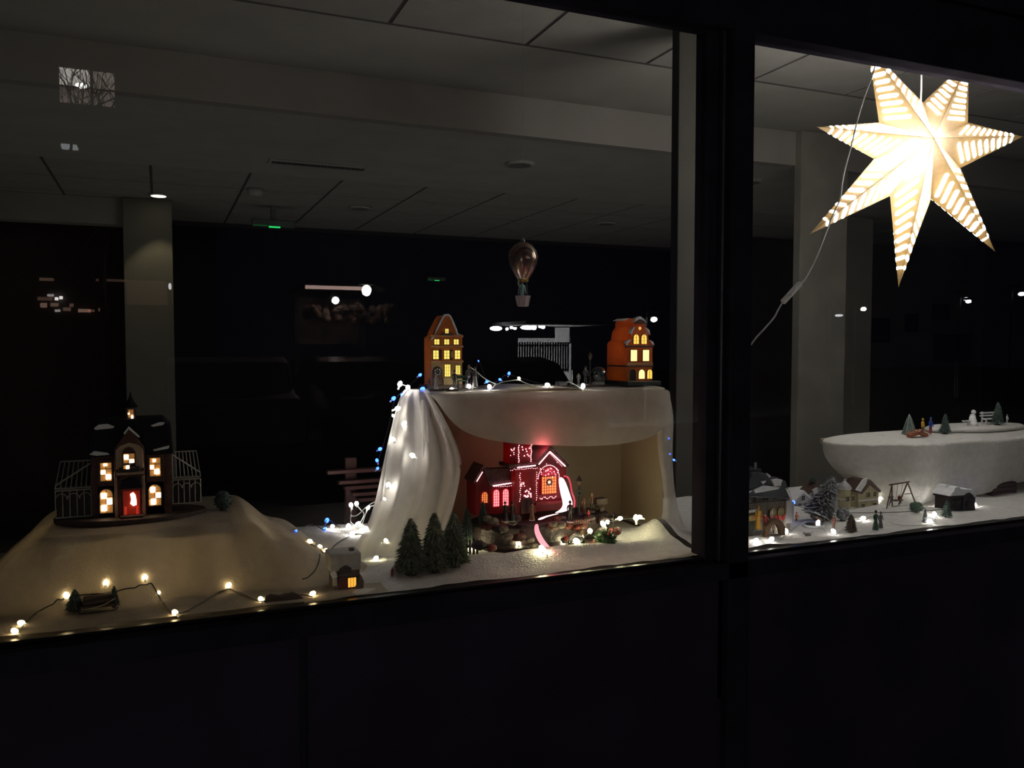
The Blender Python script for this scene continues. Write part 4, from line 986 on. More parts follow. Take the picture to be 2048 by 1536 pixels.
# ------------------------------------------------------------------ right-hand village
def onY(px, py): p = on(px, py, H); return p
big = Mini('model_store', 'tall old store model with a dark snow-patched mansard roof and red-ribboned windows', 'model house', 1530, .15, H(1.70, .15) - .002)
roofm = M('glossy_dark_roof', (.03, .035, .045), .18, scale=40, bump=.3)
swall = M('store_wall', (.10, .085, .07), .5, scale=60, bump=.3, var=.3)
big.box('wall', swall, 1462, 1004, 1580, big.by, 0, .10)
big.box('upper_storey', M('store_upper', (.05, .045, .045), .5), 1466, 965, 1572, 1006, .002, .098)
big.prism('mansard_roof', roofm, [(1462, 985), (1578, 1002), (1575, 985), (1566, 965), (1552, 955), (1536, 955), (1524, 944), (1510, 941), (1500, 944), (1490, 960), (1470, 965)], -.008, .106, bevel=.003)
big.box('roof_crown', roofm, 1500, 937, 1526, 944, .01, .09, bevel=.002)
big.box('finial', silver, 1520, 926, 1524, 938, .028, .032)
for pts in ([(1502, 975), (1520, 968), (1540, 972), (1556, 970), (1550, 978), (1520, 981), (1505, 982)], [(1536, 958), (1548, 957), (1558, 960), (1552, 976), (1543, 972)], [(1566, 978), (1572, 980), (1579, 1002), (1576, 1000)], [(1516, 960), (1526, 959), (1520, 966)], [(1527, 944), (1534, 950), (1533, 954)], [(1474, 1018), (1506, 1014), (1506, 1020), (1474, 1024)], [(1477, 975), (1490, 979), (1500, 976), (1488, 984)]):
    big.prism('snow_patch', snowpaint, pts, -.014, -.004, bevel=.001)
for x0 in (1538, 1554):
    big.win(x0, 1018, x0 + 11, 1034, -.002, M('dull_green_glass', (.10, .14, .08), .2, emit=(.6, .55, .3), es=.06), tan, 3, 2, True, w=.0008)
    big.prism('red_ribbon', red, [(x0 - 2, 1030), (x0 + 6, 1036), (x0 + 13, 1030), (x0 + 10, 1044), (x0 + 6, 1038), (x0 + 1, 1044)], -.008, -.004)
for x0 in (1485, 1497, 1512, 1528, 1545): big.win(x0, 988, x0 + 6, 1000, -.001, M('dark_pane', (.02, .02, .03), .2), swall, 1, 2, w=.0008)
big.box('corner_post', M('pale_post', (.35, .34, .36), .5), 1570, 1004, 1581, 1050, -.006, .006)
big.box('side_wing', M('blue_grey_wall', (.25, .26, .32), .6), 1581, 1010, 1592, 1048, .01, .07)
big.box('awning', M('awning_mixed', (.45, .10, .05), .5, scale=90, col2=(.25, .35, .10)), 1470, 1024, 1510, 1034, -.03, 0, bevel=.001)
big.box('shop_front', M('shop_front_dark', (.05, .06, .05), .4, scale=70, col2=(.10, .12, .08)), 1474, 1034, 1510, 1056, -.006, 0)
big.lamp(1555, 1030, -.03, .006, (1, .7, .35), .003)
fir('small_fir', 'thin dark fir with tiny yellow lights before the store roof', 1486, 0, 0, 90, 18, dark_fir, 12, pos=(P(1486, 1040, .13).x, .13, H(1.62, .13)))
z_ = lambda px, py: onY(px, py)
fig('figurine in golden yellow coat before the tall store', P(1516, 1058, .12), .070, M('golden_coat', (.60, .32, .04), .35), tan, M('golden_coat'), skirt=M('golden_coat'))
fig('figurine with red jacket and raised arm right of the golden one', P(1530, 1066, .11), .062, red, darkbrown, None, pose='wave')
kg = Mini('brown_gate', 'brown archway with figures standing in front of the tall store', 'arch', 1547, .085, H(1.68, .085) - .001)
kg.prism('arch', M('brown_arch', (.11, .06, .03), .5, scale=60, bump=.4), [(1527, kg.by), (1535, kg.by), (1536, 1058), (1542, 1048), (1551, 1048), (1557, 1058), (1559, kg.by), (1567, kg.by), (1567, 1055), (1560, 1042), (1550, 1036), (1540, 1040), (1530, 1050)], -.008, .008, bevel=.001)
MB().slab([(.026 * math.cos(a), .014 * math.sin(a) - .002) for a in [2 * math.pi * k / 18 for k in range(18)]], -.001, .003).build('arch_base', grayres, kg.root)
fig('small tan figurine standing inside the brown archway', tuple(P(1547, kg.by, .085)), .036, tan, browncoat, None)
fig('orange figurine at the far corner of the tall store', P(1593, 1048, .27), .040, M('dull_orange', (.5, .16, .05)), darkbrown, red)

def gable_house(label, px0, px1, ybase, yeave, ypeak, wall, roof, depth=.06, wins=(), Y=None, snowp=True):
    c = (px0 + px1) / 2; p = onY(c, ybase)
    if Y is None: Y = p.y
    x, _ = PXZ(c, Y, p.z)
    m_ = Mini('model_house', label, 'model house', c, Y, H(x, Y) - .002)
    m_.box('wall', wall, px0, yeave, px1, m_.by, 0, depth)
    m_.prism('gable', wall, [(px0, yeave), (px1, yeave), (c, ypeak)], 0, depth)
    m_.prism('roof', roof, [(px0 - 3, yeave + 3), (c, ypeak + 2), (px1 + 3, yeave + 3), (px1 + 3, yeave), (c, ypeak - 4), (px0 - 3, yeave)], -.004, depth + .004, bevel=.001)
    for wx, wy in wins: m_.win(wx, wy, wx + 6, wy + 9, -.001, M('dark_pane'), wall, 2, 2, w=.0006)
    return m_
whw = M('white_house_wall', (.42, .42, .45), .6, scale=50, bump=.2)
crw = M('cream_house_wall', (.42, .38, .24), .6, scale=50, bump=.2)
brr = M('brown_roof', (.10, .06, .05), .6, bump=.3, scale=60)
gh = gable_house('little white gabled house left of the leaning frosted fir', 1590, 1622, 1036, 1000, 984, whw, snowpaint, .05, [(1596, 1006), (1606, 1006), (1598, 1020), (1602, 991)], Y=.44)
g2 = gable_house('grey gabled house with snow-patched roof behind the leaning fir', 1618, 1650, 1030, 985, 970, whw, brr, .05, [(1634, 992)], Y=.56)
g2.prism('snow_patch', snowpaint, [(1622, 978), (1630, 974), (1636, 984), (1626, 990)], -.01, -.002)
MB().ball((g2.X(1632), .02, g2.Z(962)), (.014, .01, .012), 10, 6).build('roof_shrub', dark_fir, g2.root)
hh = Mini('model_villa', 'cream villa with a round turret and brown gable left of the swing', 'model house', 1722, .36, H(2.2, .36) - .002)
hh.box('wall', crw, 1716, 985, 1757, hh.by, 0, .07)
hh.prism('gable', crw, [(1718, 985), (1757, 985), (1736, 966)], 0, .07)
hh.prism('roof', brr, [(1722, 988), (1738, 970), (1758, 988), (1760, 984), (1738, 960), (1726, 962), (1716, 984)], -.005, .076, bevel=.001)
hh.prism('roof_snow', snowpaint, [(1708, 978), (1722, 958), (1730, 955), (1726, 968), (1716, 982)], -.012, -.003, bevel=.001)
MB().lathe([(.022, 0), (.022, .075)], (hh.X(1697), .02, 0), 14).build('turret', crw, hh.root)
MB().lathe([(.026, .075), (.020, .086), (.010, .096), (.002, .104)], (hh.X(1697), .02, 0), 14).build('turret_roof', M('pale_roof', (.32, .32, .33)), hh.root)
MB().lathe([(.0245, .072), (.0245, .077)], (hh.X(1697), .02, 0), 14).build('turret_ring', snowpaint, hh.root)
MB().lathe([(.0245, .034), (.0245, .038)], (hh.X(1697), .02, 0), 14).build('turret_ring', snowpaint, hh.root)
MB().ball((hh.X(1697), .02, .106), .004, 8, 5).build('turret_snow', snowpaint, hh.root)
hh.box('ledge', snowpaint, 1716, 1000, 1757, 1002, -.004, 0)
for x0, y0 in ((1732, 986), (1745, 986), (1722, 1008), (1745, 1008), (1691, 990), (1701, 990)): hh.win(x0, y0, x0 + 6, y0 + 9, -.001 if x0 > 1710 else -.003, M('dark_pane'), crw, 2, 2, w=.0006)
lt = fir('leaning_fir', 'frosted silver fir leaning right in the middle of the right-hand village', 1640, 0, 0, 92, 68, silver_fir, 13, pos=T3(1634, 1044, .004), spikes=18)
lt.rotation_euler = (0, R(27), 0); lt.location.z += .006
pn = onY(1628, 1052)
o = thing('mirror_pond', 'small dark oval mirror pond on the snow below the leaning fir', 'pond', (pn.x, pn.y, pn.z - .002))
MB().lathe([(.038, 0), (.038, .006), (.034, .008)], seg=24, sy=.75).build('rim', snowpaint, o, smooth=True)
MB().lathe([(.033, .0082), (.033, .0088)], seg=24, sy=.75).build('water', M('dark_mirror', (.02, .02, .025), .05), o)
bush('snowy_bush', 'round snow-dusted bush right of the leaning fir', 1686, 1035, 0, .024, silver_fir, pos=Vector(T3(1686, 1042)), n=200)
o = thing('toy_dog', 'small grey dog lying on the snow in front of the pond', 'figurine', T3(1616, 1072))
dg_ = MB(); dg_.ball((0, 0, .006), (.013, .005, .0048), 12, 7); dg_.ball((-.015, 0, .010), (.005, .004, .004), 8, 6)
dg_.build('dog_body', grayres, o, smooth=True)
for x, y in ((-.009, -.003), (-.007, .003), (.008, -.003), (.010, .003)): MB().tube([(x, y, .006), (x - .002, y, 0)], .0013, 5).build('leg', grayres, o)
MB().tube([(.012, 0, .008), (.020, 0, .012)], .001, 5).build('tail', grayres, o)
fig('figurine in rusty red carrying a sack on the snow, front right of the pond', T3(1667, 1062), .052, M('rusty_red', (.24, .10, .08)), browncoat, M('ash_grey_paint'))
dk = fir('brown_fir', 'small dark brown cone fir standing on the front snow right of the rusty figurine', 1702, 0, 0, 36, 26, darkbrown, 8, pos=T3(1702, 1064))
fig('figurine couple in dark green coats left of the swing, taller one', T3(1751, 1060), .062, greencoat, blackcoat, blackcoat, skirt=greencoat)
fig('grey figurine right beside the dark green couple figurine', T3(1761, 1056), .052, greycoat, blackcoat, M('ash_grey_paint'), skirt=greycoat)
# swing
wdb = M('swing_wood', (.10, .07, .05), .6, scale=50, bump=.2)
sw = Mini('swing_set', 'brown wooden A-frame swing standing on the snow hill', 'swing', 1796, .21, H(P(1796, 1020, .21).x, .21) - .002)
for (a, b2) in (((1783, 969), (1768, sw.by)), ((1783, 969), (1790, sw.by)), ((1814, 966), (1802, sw.by)), ((1814, 966), (1827, sw.by))):
    MB().tube([(sw.X(a[0]), 0, sw.Z(a[1])), (sw.X(b2[0]), .012 if b2[0] in (1790, 1802) else -.012, 0)], .0024, 6).build('leg', wdb, sw.root)
MB().tube([(sw.X(1778), 0, sw.Z(968)), (sw.X(1818), 0, sw.Z(965))], .0026, 6).build('crossbeam', wdb, sw.root)
for x in (1795, 1804): MB().tube([(sw.X(x), 0, sw.Z(967)), (sw.X(x - 2), .004, sw.Z(1000))], .0007, 4).build('rope', wdb, sw.root)
MB().box(sw.X(1790), -.003, sw.Z(1002), sw.X(1805), .010, sw.Z(999.5)).build('swing_seat', wdb, sw.root)
for a, b2 in (((1776, 992), (1787, 992)), ((1809, 989), (1821, 989))): MB().tube([(sw.X(a[0]), 0, sw.Z(a[1])), (sw.X(b2[0]), 0, sw.Z(b2[1]))], .0015, 5).build('brace', wdb, sw.root)
fig('small dark red figurine sitting on the swing', (sw.root.location.x + sw.X(1800), .215, sw.root.location.z + sw.Z(1002) - .0165), .040, M('dark_red_coat', (.20, .04, .03)), blackcoat, None, pose='sit')
fig('grey figurine under the swing frame, pushing', (P(1782, sw.by, .25).x, .25, H(P(1782, sw.by, .25).x, .25)), .046, greycoat, blackcoat, None, pose='walk')
bush('green_bush', 'round dull green bush right of the swing', 1833, 1012, 0, .024, M('dull_green_leaf', (.04, .08, .055), .8, scale=80, col2=(.10, .14, .10)), pos=Vector(T3(1833, 1024)), h=.75, n=180)
fir('tiny_fir', 'tiny frosted fir at the right foot of the snow hill', 1850, 0, 0, 30, 12, silver_fir, 7, pos=T3(1850, 1046))
# cottage
co = Mini('dark_cottage', 'small dark cottage with thick snow on its roof at the right', 'model house', 1917, .15, H(P(1917, 1025, .15).x, .15) - .002)
cw = M('dark_cottage_wall', (.025, .018, .02), .6, bump=.4, scale=60)
co.box('wall', cw, 1894, 988, 1938, co.by, -.01, .05)
co.prism('gable', cw, [(1918, 992), (1942, 996), (1942, co.by), (1918, co.by)], -.016, .0)
co.prism('roof', cw, [(1891, 992), (1940, 996), (1936, 984), (1896, 982)], -.014, .054)
co.prism('snow_roof', snowpaint, [(1890, 988), (1898, 978), (1901, 971), (1907, 970), (1912, 975), (1922, 977), (1934, 978), (1942, 988), (1943, 996), (1937, 990), (1930, 984), (1924, 985), (1918, 989), (1900, 988)], -.019, .056, bevel=.002)
co.box('chimney', snowpaint, 1899, 969, 1907, 976, .01, .02, bevel=.001)
co.win(1902, 998, 1910, 1008, -.012, M('dark_pane'), cw, 2, 2, w=.0006)
co.win(1924, 1000, 1932, 1012, -.018, M('dark_pane'), cw, 2, 2, w=.0006)
fir('small_fir', 'dark little fir at the left front corner of the dark cottage', 1892, 0, 0, 34, 22, dark_fir, 7, pos=T3(1893, 1034))
dn = P(1993, 1016, .36)
o = thing('dark_crate', 'dark reddish crate half hidden under the batting at the far right', 'crate', (dn.x, .36, 1.0))
MB().box(-.07, -.03, 0, .07, .03, .055).build('crate_body', M('dark_crate_red', (.05, .025, .03), .5), o, bevel=.002)
for k in range(3): MB().box(-.071, -.033, .006 + k * .017, .071, -.03, .018 + k * .017).build('slat', M('dark_crate_slat', (.06, .035, .04), .5), o)

# ------------------------------------------------------------------ on the right table
TT = 1.2495
ft = Mini('wire_fir', 'thin wire-outlined fir at the left end of the right table', 'tree', 1818, .47, TT)
MB().lathe([(.026, .004), (.020, .025), (.009, .062), (.002, .075)], seg=9).build('branches', M('grey_green_gauze', (.06, .09, .08), .8, scale=120, col2=(.12, .17, .15)), ft.root)
for k in range(6):
    a = k * 1.047 + .3; MB().tube([(.027 * math.cos(a), .027 * math.sin(a), .002), (.010 * math.cos(a), .010 * math.sin(a), .060), (0, 0, .082)], .0011, 4).build('wire', M('pale_wire', (.30, .33, .32)), ft.root)
MB().lathe([(.012, -.001), (.012, .003)], seg=12).build('stand', black, ft.root)
bg = Mini('rustic_bridge', 'orange brown rustic arched bridge model on the right table', 'bridge', 1835, .40, TT)
bo = M('orange_brown_wood', (.30, .10, .05), .6, scale=70, bump=.4, var=.35)
MB().prism([(-.044, 0), (-.034, 0), (-.02, .006), (0, .009), (.02, .006), (.034, 0), (.044, 0), (.046, .010), (.03, .017), (0, .022), (-.03, .017), (-.046, .010)], -.012, .012).build('span', bo, bg.root, bevel=.001)
for d in (-.014, .013):
    MB().tube(smooth([(-.046, d, .014), (-.02, d, .024), (0, d, .027), (.02, d, .024), (.046, d, .014)]), .0018, 5).build('handrail', bo, bg.root)
fig('figurine in bright yellow coat standing beside the rustic bridge', seat(1845, .455, TT), .062, yellow, browncoat, yellow, rz=.2)
fig('figurine in blue coat and red trousers right of the yellow one', seat(1861, .44, TT), .066, blue, M('dull_red_trousers', (.28, .04, .06)), blue)
fir('small_fir', 'dark small fir on the right table beside the blue figurine', 1890, .44, TT, 40, 24, dark_fir, 9)
TS = 1.270
wd = M('white_figure_paint', (.82, .82, .84), .45)
o = thing('child_statuette', 'white statuette of a seated child with a sled on the snow slab', 'statuette', seat(1943, .50, TS))
fb = unit_body('sit').copy(); fb.name = 'child_body'; fb.materials.clear(); fb.materials.append(wd)
for v in fb.vertices: v.co = Vector((v.co.x * .07, v.co.y * .07, v.co.z * .07 - .012))
for p in fb.polygons: p.use_smooth = True
q = bpy.data.objects.new('child_body', fb); COL.objects.link(q); q.parent = o; q.rotation_euler = (0, 0, R(-70)); q.location = (.005, 0, 0)
MB().lathe([(.021, -.0015), (.018, .01), (.013, .028), (.008, .040)], (.006, 0, 0), 14).build('robe', wd, o, smooth=True)
MB().ball((.008, -.002, .055), (.0095, .0095, .010), 12, 8).build('head', wd, o, smooth=True)
MB().box(-.052, -.006, .018, -.012, .006, .021).box(-.020, -.005, 0, -.017, -.003, .018).box(-.020, .003, 0, -.017, .005, .018).box(-.05, -.001, .014, -.03, .001, .018).build('sled', wd, o)
wb = Mini('park_bench', 'white park bench on the snow slab at the right', 'bench', 1981, .51, TS)
wb.box('seat', wd, 1966, 836, 1998, 839, -.012, .008, bevel=.001)
for y in (824, 829.5): wb.box('back_slat', wd, 1963, y, 1998, y + 3.2, .007, .010, bevel=.0006)
for x in (1967, 1994):
    wb.box('leg', wd, x, 839, x + 3, wb.by, -.011, -.008); wb.box('leg', wd, x, 823, x + 3, wb.by, .009, .012)
fir('small_fir', 'slim dark fir standing right before the white bench', 1995, .47, TS, 46, 26, dark_fir, 10)
fig('white little figurine right of the fir at the end of the snow slab', seat(2014, .49, TS), .038, wd, wd, wd, headc=wd)

# ------------------------------------------------------------------ star lantern
SY = .26
tips = [(1735, 92), (1938, 118), (2046, 273), (1990, 503), (1797, 574), (1620, 468), (1634, 254)]
vall = [(1846, 205), (1936, 245), (1921, 336), (1862, 398), (1780, 392), (1748, 318), (1758, 245)]   # valley after each tip
tipd = [0, 0, -.01, .0, .0, .0, .01]
gold = M('gold_star_paper', (.50, .35, .14), .5, scale=60, var=.1, trans=.17, tcol=(.80, .66, .44))
slotm = glow('star_slot_glow', (1.0, .96, .92), 28)
CF = P(1868, 276, SY - .13); 
cen0 = P(1842, 318, SY); CB = Vector((cen0.x, SY + .12, cen0.z))
star = thing('star_lantern', 'large seven-pointed paper star lantern glowing white with cut slots', 'lantern', cen0)
def rel(v): return v - cen0
TP = [P(a, b2, SY + d) for (a, b2), d in zip(tips, tipd)]; VP = [P(a, b2, SY) for a, b2 in vall]
def slot_poly(a, b, w):
    """rounded slot between a and b with half width vector w"""
    d = (b - a); n = 5; pts = []
    L_ = d.normalized() * w.length * .9
    pts = [a - w, a + L_ * 0 - w, b - w, b + L_ * .7 - w * .6, b + L_, b + L_ * .7 + w * .6, b + w, a + w, a - L_ * .7 + w * .6, a - L_, a - L_ * .7 - w * .6]
    return pts[1:]
for i in range(7):
    t = TP[i]; va = VP[i - 1]; vb = VP[i]
    m = MB(); vs = [rel(CF), rel(t), rel(va), rel(vb), rel(CB)]
    m.add(vs, [(0, 1, 2), (0, 3, 1), (4, 2, 1), (4, 1, 3)])
    arm = m.build('star_arm', gold, star, fix=False)
    back = MB()
    for side, v in ((0, va), (1, vb)):
        for face, c in ((0, CF), (1, CB)):
            nrm = (t - c).cross(v - c).normalized()
            if nrm.dot(c - cen0) < 0: nrm = -nrm
            ns = 9
            for k in range(ns):
                a_ = .22 + .70 * k / ns; b_ = (a_ + .04 - .22) / .78 * .93
                r0 = c.lerp(t, a_ + .02); e0 = v.lerp(t, max(.02, b_))
                A = r0.lerp(e0, .20); B_ = r0.lerp(e0, .82)
                wv = (t - c).normalized() * (t - c).length * .70 / ns * .25
                wv = wv - wv.project(B_ - A)
                wv = wv * min(1, .30 * (B_ - A).length / wv.length)
                pl = [rel(q + nrm * .0012) for q in slot_poly(A, B_, wv)]
                if face == 0:
                    MB().add(pl, [tuple(range(len(pl)))]).build('light_slot', slotm, arm, fix=False)
                else: back.add(pl, [tuple(range(len(pl)))])
    o = back.build('back_slots', slotm, arm, fix=False, kind='stuff')
    MB().tube([rel(CF), rel(CF.lerp(t, .5)), rel(t)], .0011, 4).build('fold_edge', gold, arm)
light('star_bulb', 'POINT', rel(P(1812, 312, SY - .035)), 20.0, (1.0, .95, .90), parent=star, shadow_soft_size=.03)
MB().ball(rel(P(1812, 312, SY - .035)) + Vector((0, .03, 0)), .022, 12, 8).build('bulb', glow('star_bulb_glow', (1, .93, .8), 30), star)
hc = MB().tube(smooth([P(1843, 120, SY - .02), P(1843, 170, SY - .02), P(1841, 212, SY - .02)]), .003, 6).build('hanging_cord', white, star)
hc.data.transform(Matrix.Translation(-cen0))
cb = thing('power_cord', 'white power cord with inline switch hanging in front of the star to the mullion', 'cord', (0, 0, 0))
cy = .075
pts = [(1757, 105), (1745, 150), (1730, 190), (1716, 235), (1703, 290), (1693, 325), (1685, 360), (1680, 398), (1668, 425), (1650, 470), (1634, 512), (1612, 555), (1600, 568)]
MB().tube(smooth([P(a, b2, cy) for a, b2 in pts]), .0024, 6).build('cord', M('white_cord_plastic', (.7, .7, .68), .35), cb, smooth=True)
MB().tube(smooth([P(a, b2, cy) for a, b2 in [(1566, 603), (1556, 620), (1548, 635), (1530, 656), (1510, 678), (1492, 705), (1480, 740), (1474, 765)]]), .0024, 6).build('cord', M('white_cord_plastic'), cb, smooth=True)
a, b2 = P(1600, 567, cy), P(1566, 604, cy); dv = (b2 - a)
swm = MB().tube([a, a + dv * .06, a + dv * .5, a + dv * .94, b2], .0095, 10).build('switch', white, cb, bevel=.002)
MB().tube([a + dv * .42 + Vector((-.004, -.009, 0)), a + dv * .62 + Vector((-.004, -.009, 0))], .004, 6).build('rocker', white, swm)

# ------------------------------------------------------------------ ceiling fittings
gr = thing('ceiling_grille', 'long slotted air grille in the far ceiling', 'grille', (0, 0, 0))
ga, gb = G(536, 322, Z2), G(735, 337, Z2); gy = (ga.y + gb.y) / 2
MB().box(ga.x, gy - .07, Z2 - .008, gb.x, gy + .07, Z2).build('frame', plaster, gr, bevel=.002)
MB().box(ga.x + .02, gy - .03, Z2 - .010, gb.x - .02, gy + .02, Z2 - .008).build('slot_backing', black, gr)
for k in range(30):
    x = ga.x + .03 + (gb.x - ga.x - .06) * k / 29; MB().box(x - .004, gy - .03, Z2 - .014, x + .004, gy + .02, Z2 - .010).build('slat', M('grille_slat', (.15, .14, .13)), gr)
def downlight(px, py, label, r=.09, lit=None, z=Z2, name='downlight'):
    p = G(px, py, z); d = thing(name, label, 'ceiling light', (p.x, p.y, z))
    MB().lathe([(r, -.012), (r * 1.02, -.004), (r * 1.05, 0)], seg=24).build('rim', plaster, d, smooth=True)
    MB().lathe([(r * .75, -.0145), (r * .75, -.012)], seg=24).build('lens', lit or M('dull_lens', (.22, .21, .19), .3), d)
    return d
downlight(1040, 327, 'unlit round downlight in the far ceiling, nearest to the bulkhead')
downlight(720, 415, 'unlit round downlight further back between the tiled rows')
downlight(1212, 446, 'small unlit downlight deep in the tiled ceiling')
downlight(1500, 362, 'unlit round downlight seen right of the thick mullion', .08)
p = G(317, 391, Z2)
dl = downlight(317, 389, 'lit warm spotlight at the top of the left column', .07, glow('spot_glow', (1, .88, .6), 4))
light('spot_lamp', 'SPOT', (0, 0, -.03), 6, (1, .8, .5), parent=dl, spot_size=R(70), shadow_soft_size=.03)
p = G(510, 378, Z2); sd = thing('smoke_detector', 'white smoke detector on the far ceiling right of the column', 'detector', (p.x, p.y, Z2))
MB().lathe([(.03, -.05), (.05, -.042), (.056, -.02), (.056, 0)], seg=18).build('housing', plaster, sd, smooth=True)
for px, py, Y, sz, lab in ((547, 452, 5.0, 1.0, 'emergency light with a green lamp under the far ceiling'), (872, 560, 6.47, .6, 'small green emergency light far at the back wall')):
    p = P(px, py, Y); e = thing('emergency_light', lab, 'emergency light', p)
    MB().box(-.17 * sz, -.03, -.01, .17 * sz, .03, .05 * sz).build('housing', M('dim_housing', (.10, .12, .10)), e, bevel=.01)
    MB().box(-.04 * sz, -.032, -.018 * sz, .05 * sz, -.02, -.006 * sz).build('green_lens', glow('green_led', (.03, 1.0, .22), .7), e, bevel=.003)
    MB().box(-.16 * sz, -.031, -.008, -.05 * sz, -.03, .0).build('lit_edge', glow('dim_green', (.03, .8, .2), .02), e)
    if Y < 6: MB().box(-.02, -.02, .05 * sz, .02, .02, Z2 - p.z).build('bracket', M('dim_housing'), e)
# dark pictures on the right wall
for k, (x0, y0, x1_, y1_) in enumerate([(1745, 636, 1780, 684), (1814, 628, 1836, 664), (1868, 608, 1900, 640), (1872, 668, 1938, 722)]):
    a, b2 = P(x0, y0, 4.97), P(x1_, y1_, 4.97)
    lab = ['dark framed picture nearest the column on the far right wall', 'small dark picture second from the column on the far right wall', 'dark picture highest on the far right wall', 'wide dark picture lowest on the far right wall'][k]
    o = thing('framed_picture', lab, 'picture', ((a.x + b2.x) / 2, 4.97, (a.z + b2.z) / 2)); w, h = (b2.x - a.x) / 2, (a.z - b2.z) / 2
    MB().box(-w, 0, -h, w, .03, h).build('frame', black, o, bevel=.004)
    MB().box(-w + .03, -.002, -h + .03, w - .03, 0, h - .03).build('print', M('dark_print', (.03, .03, .035), .3, scale=3, var=.4), o)
# slatted bench-like rack behind the display that catches pink light
rk = thing('slatted_rack', 'dark glossy slatted rack in the room catching pink light behind the tulle', 'rack', (0, 0, 0))
glo = M('glossy_brown_slat', (.14, .07, .07), .25, scale=8)
for k, (pxa, pxb, py) in enumerate([(655, 800, 946), (678, 800, 966), (690, 800, 977), (705, 800, 990), (715, 800, 1001)]):
    a, b2 = P(pxa, py, 1.05 + .0), P(860, py - 4, 1.05)
    MB().box(a.x, 1.05, a.z - .007, b2.x + .1, 1.09, a.z + .006).build('slat', glo, rk, bevel=.002)
for x in (.62, 1.0): MB().box(x, 1.09, .0, x + .04, 1.12, 1.19).build('upright', glo, rk)

# ------------------------------------------------------------------ the street behind the photographer (seen mirrored in the glass)
def V(px, py, Yv):
    p = P(px, py, Yv); return Vector((p.x, -p.y, p.z))
road = sbox('ground', M('wet_asphalt', (.03, .03, .032), .5, scale=2, bump=.3), -40, -45, -.1, 60, -.05, 0)
fac = M('facade_render', (.05, .045, .045), .9)
YB = 15.0
# house with the lit upper window
a, b2 = V(118, 134, YB), V(230, 216, YB)
hs = thing('street_house', 'dark house with a lit upper window and dim shop lights, mirrored at the left', 'house', (a.x, -YB, 0))
MB().box(-1.6, -6, 0, 2.6, -.03, 9.5).build('wall', fac, hs)
w_, h_ = (b2.x - a.x), (a.z - b2.z)
litw = glow('lit_house_window', (1.0, .95, .86), 4.5); litw2 = glow('dim_house_window', (1.0, .85, .70), 1.5)
fr = MB(); fr.box(-.04, -.03, b2.z - .04, 0, .03, a.z + .04).box(w_, -.03, b2.z - .04, w_ + .04, .03, a.z + .04).box(0, -.03, a.z, w_, .03, a.z + .04).box(0, -.03, b2.z - .04, w_, .03, b2.z).box(w_ * .55, -.02, b2.z, w_ * .61, .03, a.z).box(0, -.02, b2.z + h_ * .46, w_, .03, b2.z + h_ * .50)
fr = fr.build('window', black, hs)
MB().box(0, -.02, b2.z + h_ * .5, w_ * .56, -.01, a.z).build('pane', litw, fr); MB().box(w_ * .6, -.02, b2.z + h_ * .5, w_, -.01, a.z).build('pane', litw2, fr)
MB().box(0, -.02, b2.z, w_ * .56, -.01, b2.z + h_ * .47).build('pane', glow('faint_house_window', (1, .75, .65), .9), fr); MB().box(w_ * .6, -.02, b2.z, w_, -.01, b2.z + h_ * .47).build('pane', glow('faint_house_window', (1, .75, .65), .9), fr)
MB().ball((w_ * .40, .02, b2.z + h_ * .53), (.11, .03, .05), 12, 6).build('lamp_shade', glow('window_lamp', (1, .97, .9), 40), fr)
# bare tree before it
tr = thing('bare_tree', 'bare winter tree standing before the lit house window across the street', 'tree', (V(165, 200, 13.2).x, -13.2, 0))
m = MB(); rnd = random.Random(5)
def branch(p, d, L_, r, n):
    pts = [p]; q = Vector(p); dd = Vector(d)
    for k in range(4):
        dd = (dd + Vector((rnd.uniform(-.25, .25), rnd.uniform(-.15, .15), rnd.uniform(-.1, .2)))).normalized(); q = q + dd * L_ / 4; pts.append(q.copy())
    m.tube(pts, r, 4, r * .5)
    if n:
        for k in range(3 if n > 1 else 4):
            s = pts[rnd.randint(2, 4)]; nd = (dd + Vector((rnd.uniform(-1, 1), rnd.uniform(-.3, .3), rnd.uniform(-.5, .8)))).normalized(); branch(s, nd, L_ * .62, r * .5, n - 1)
branch((0, 0, 0), (0, 0, 1), 3.6, .09, 0)
for k in range(7): branch((rnd.uniform(-.1, .1), 0, rnd.uniform(3.1, 3.7)), (rnd.uniform(-.8, .8), 0, 1), 1.9, .035, 3)
m.build('branches', black, tr)
# lit small window below
a, b2 = V(125, 287, YB), V(160, 301, YB)
hw = MB().box(0, -.02, b2.z - a.z, b2.x - a.x, .0, 0).build('window', glow('faint_fanlight', (.9, .95, 1), 2), hs); hw.location = (0, 0, a.z)
def lampst(px, py, Yv, e, label, w=.25, h=.16, col=(1, .95, .9), pole=True):
    p = V(px, py, Yv); o = thing('street_lamp', label, 'street lamp', (p.x, p.y, 0))
    if pole: MB().tube([(0, -.3, 0), (0, -.3, p.z + .25), (0, -.05, p.z + .22)], .05, 8).build('pole', black, o)
    MB().box(-w / 2 - .03, -.12, p.z + h / 2, w / 2 + .03, .12, p.z + h / 2 + .06).build('lamp_hood', black, o)
    MB().ball((0, 0, p.z), (w / 2, .1, h / 2), 14, 8).build('lamp_glass', glow('street_glow_%d' % int(e), col, e), o, smooth=True)
    return o
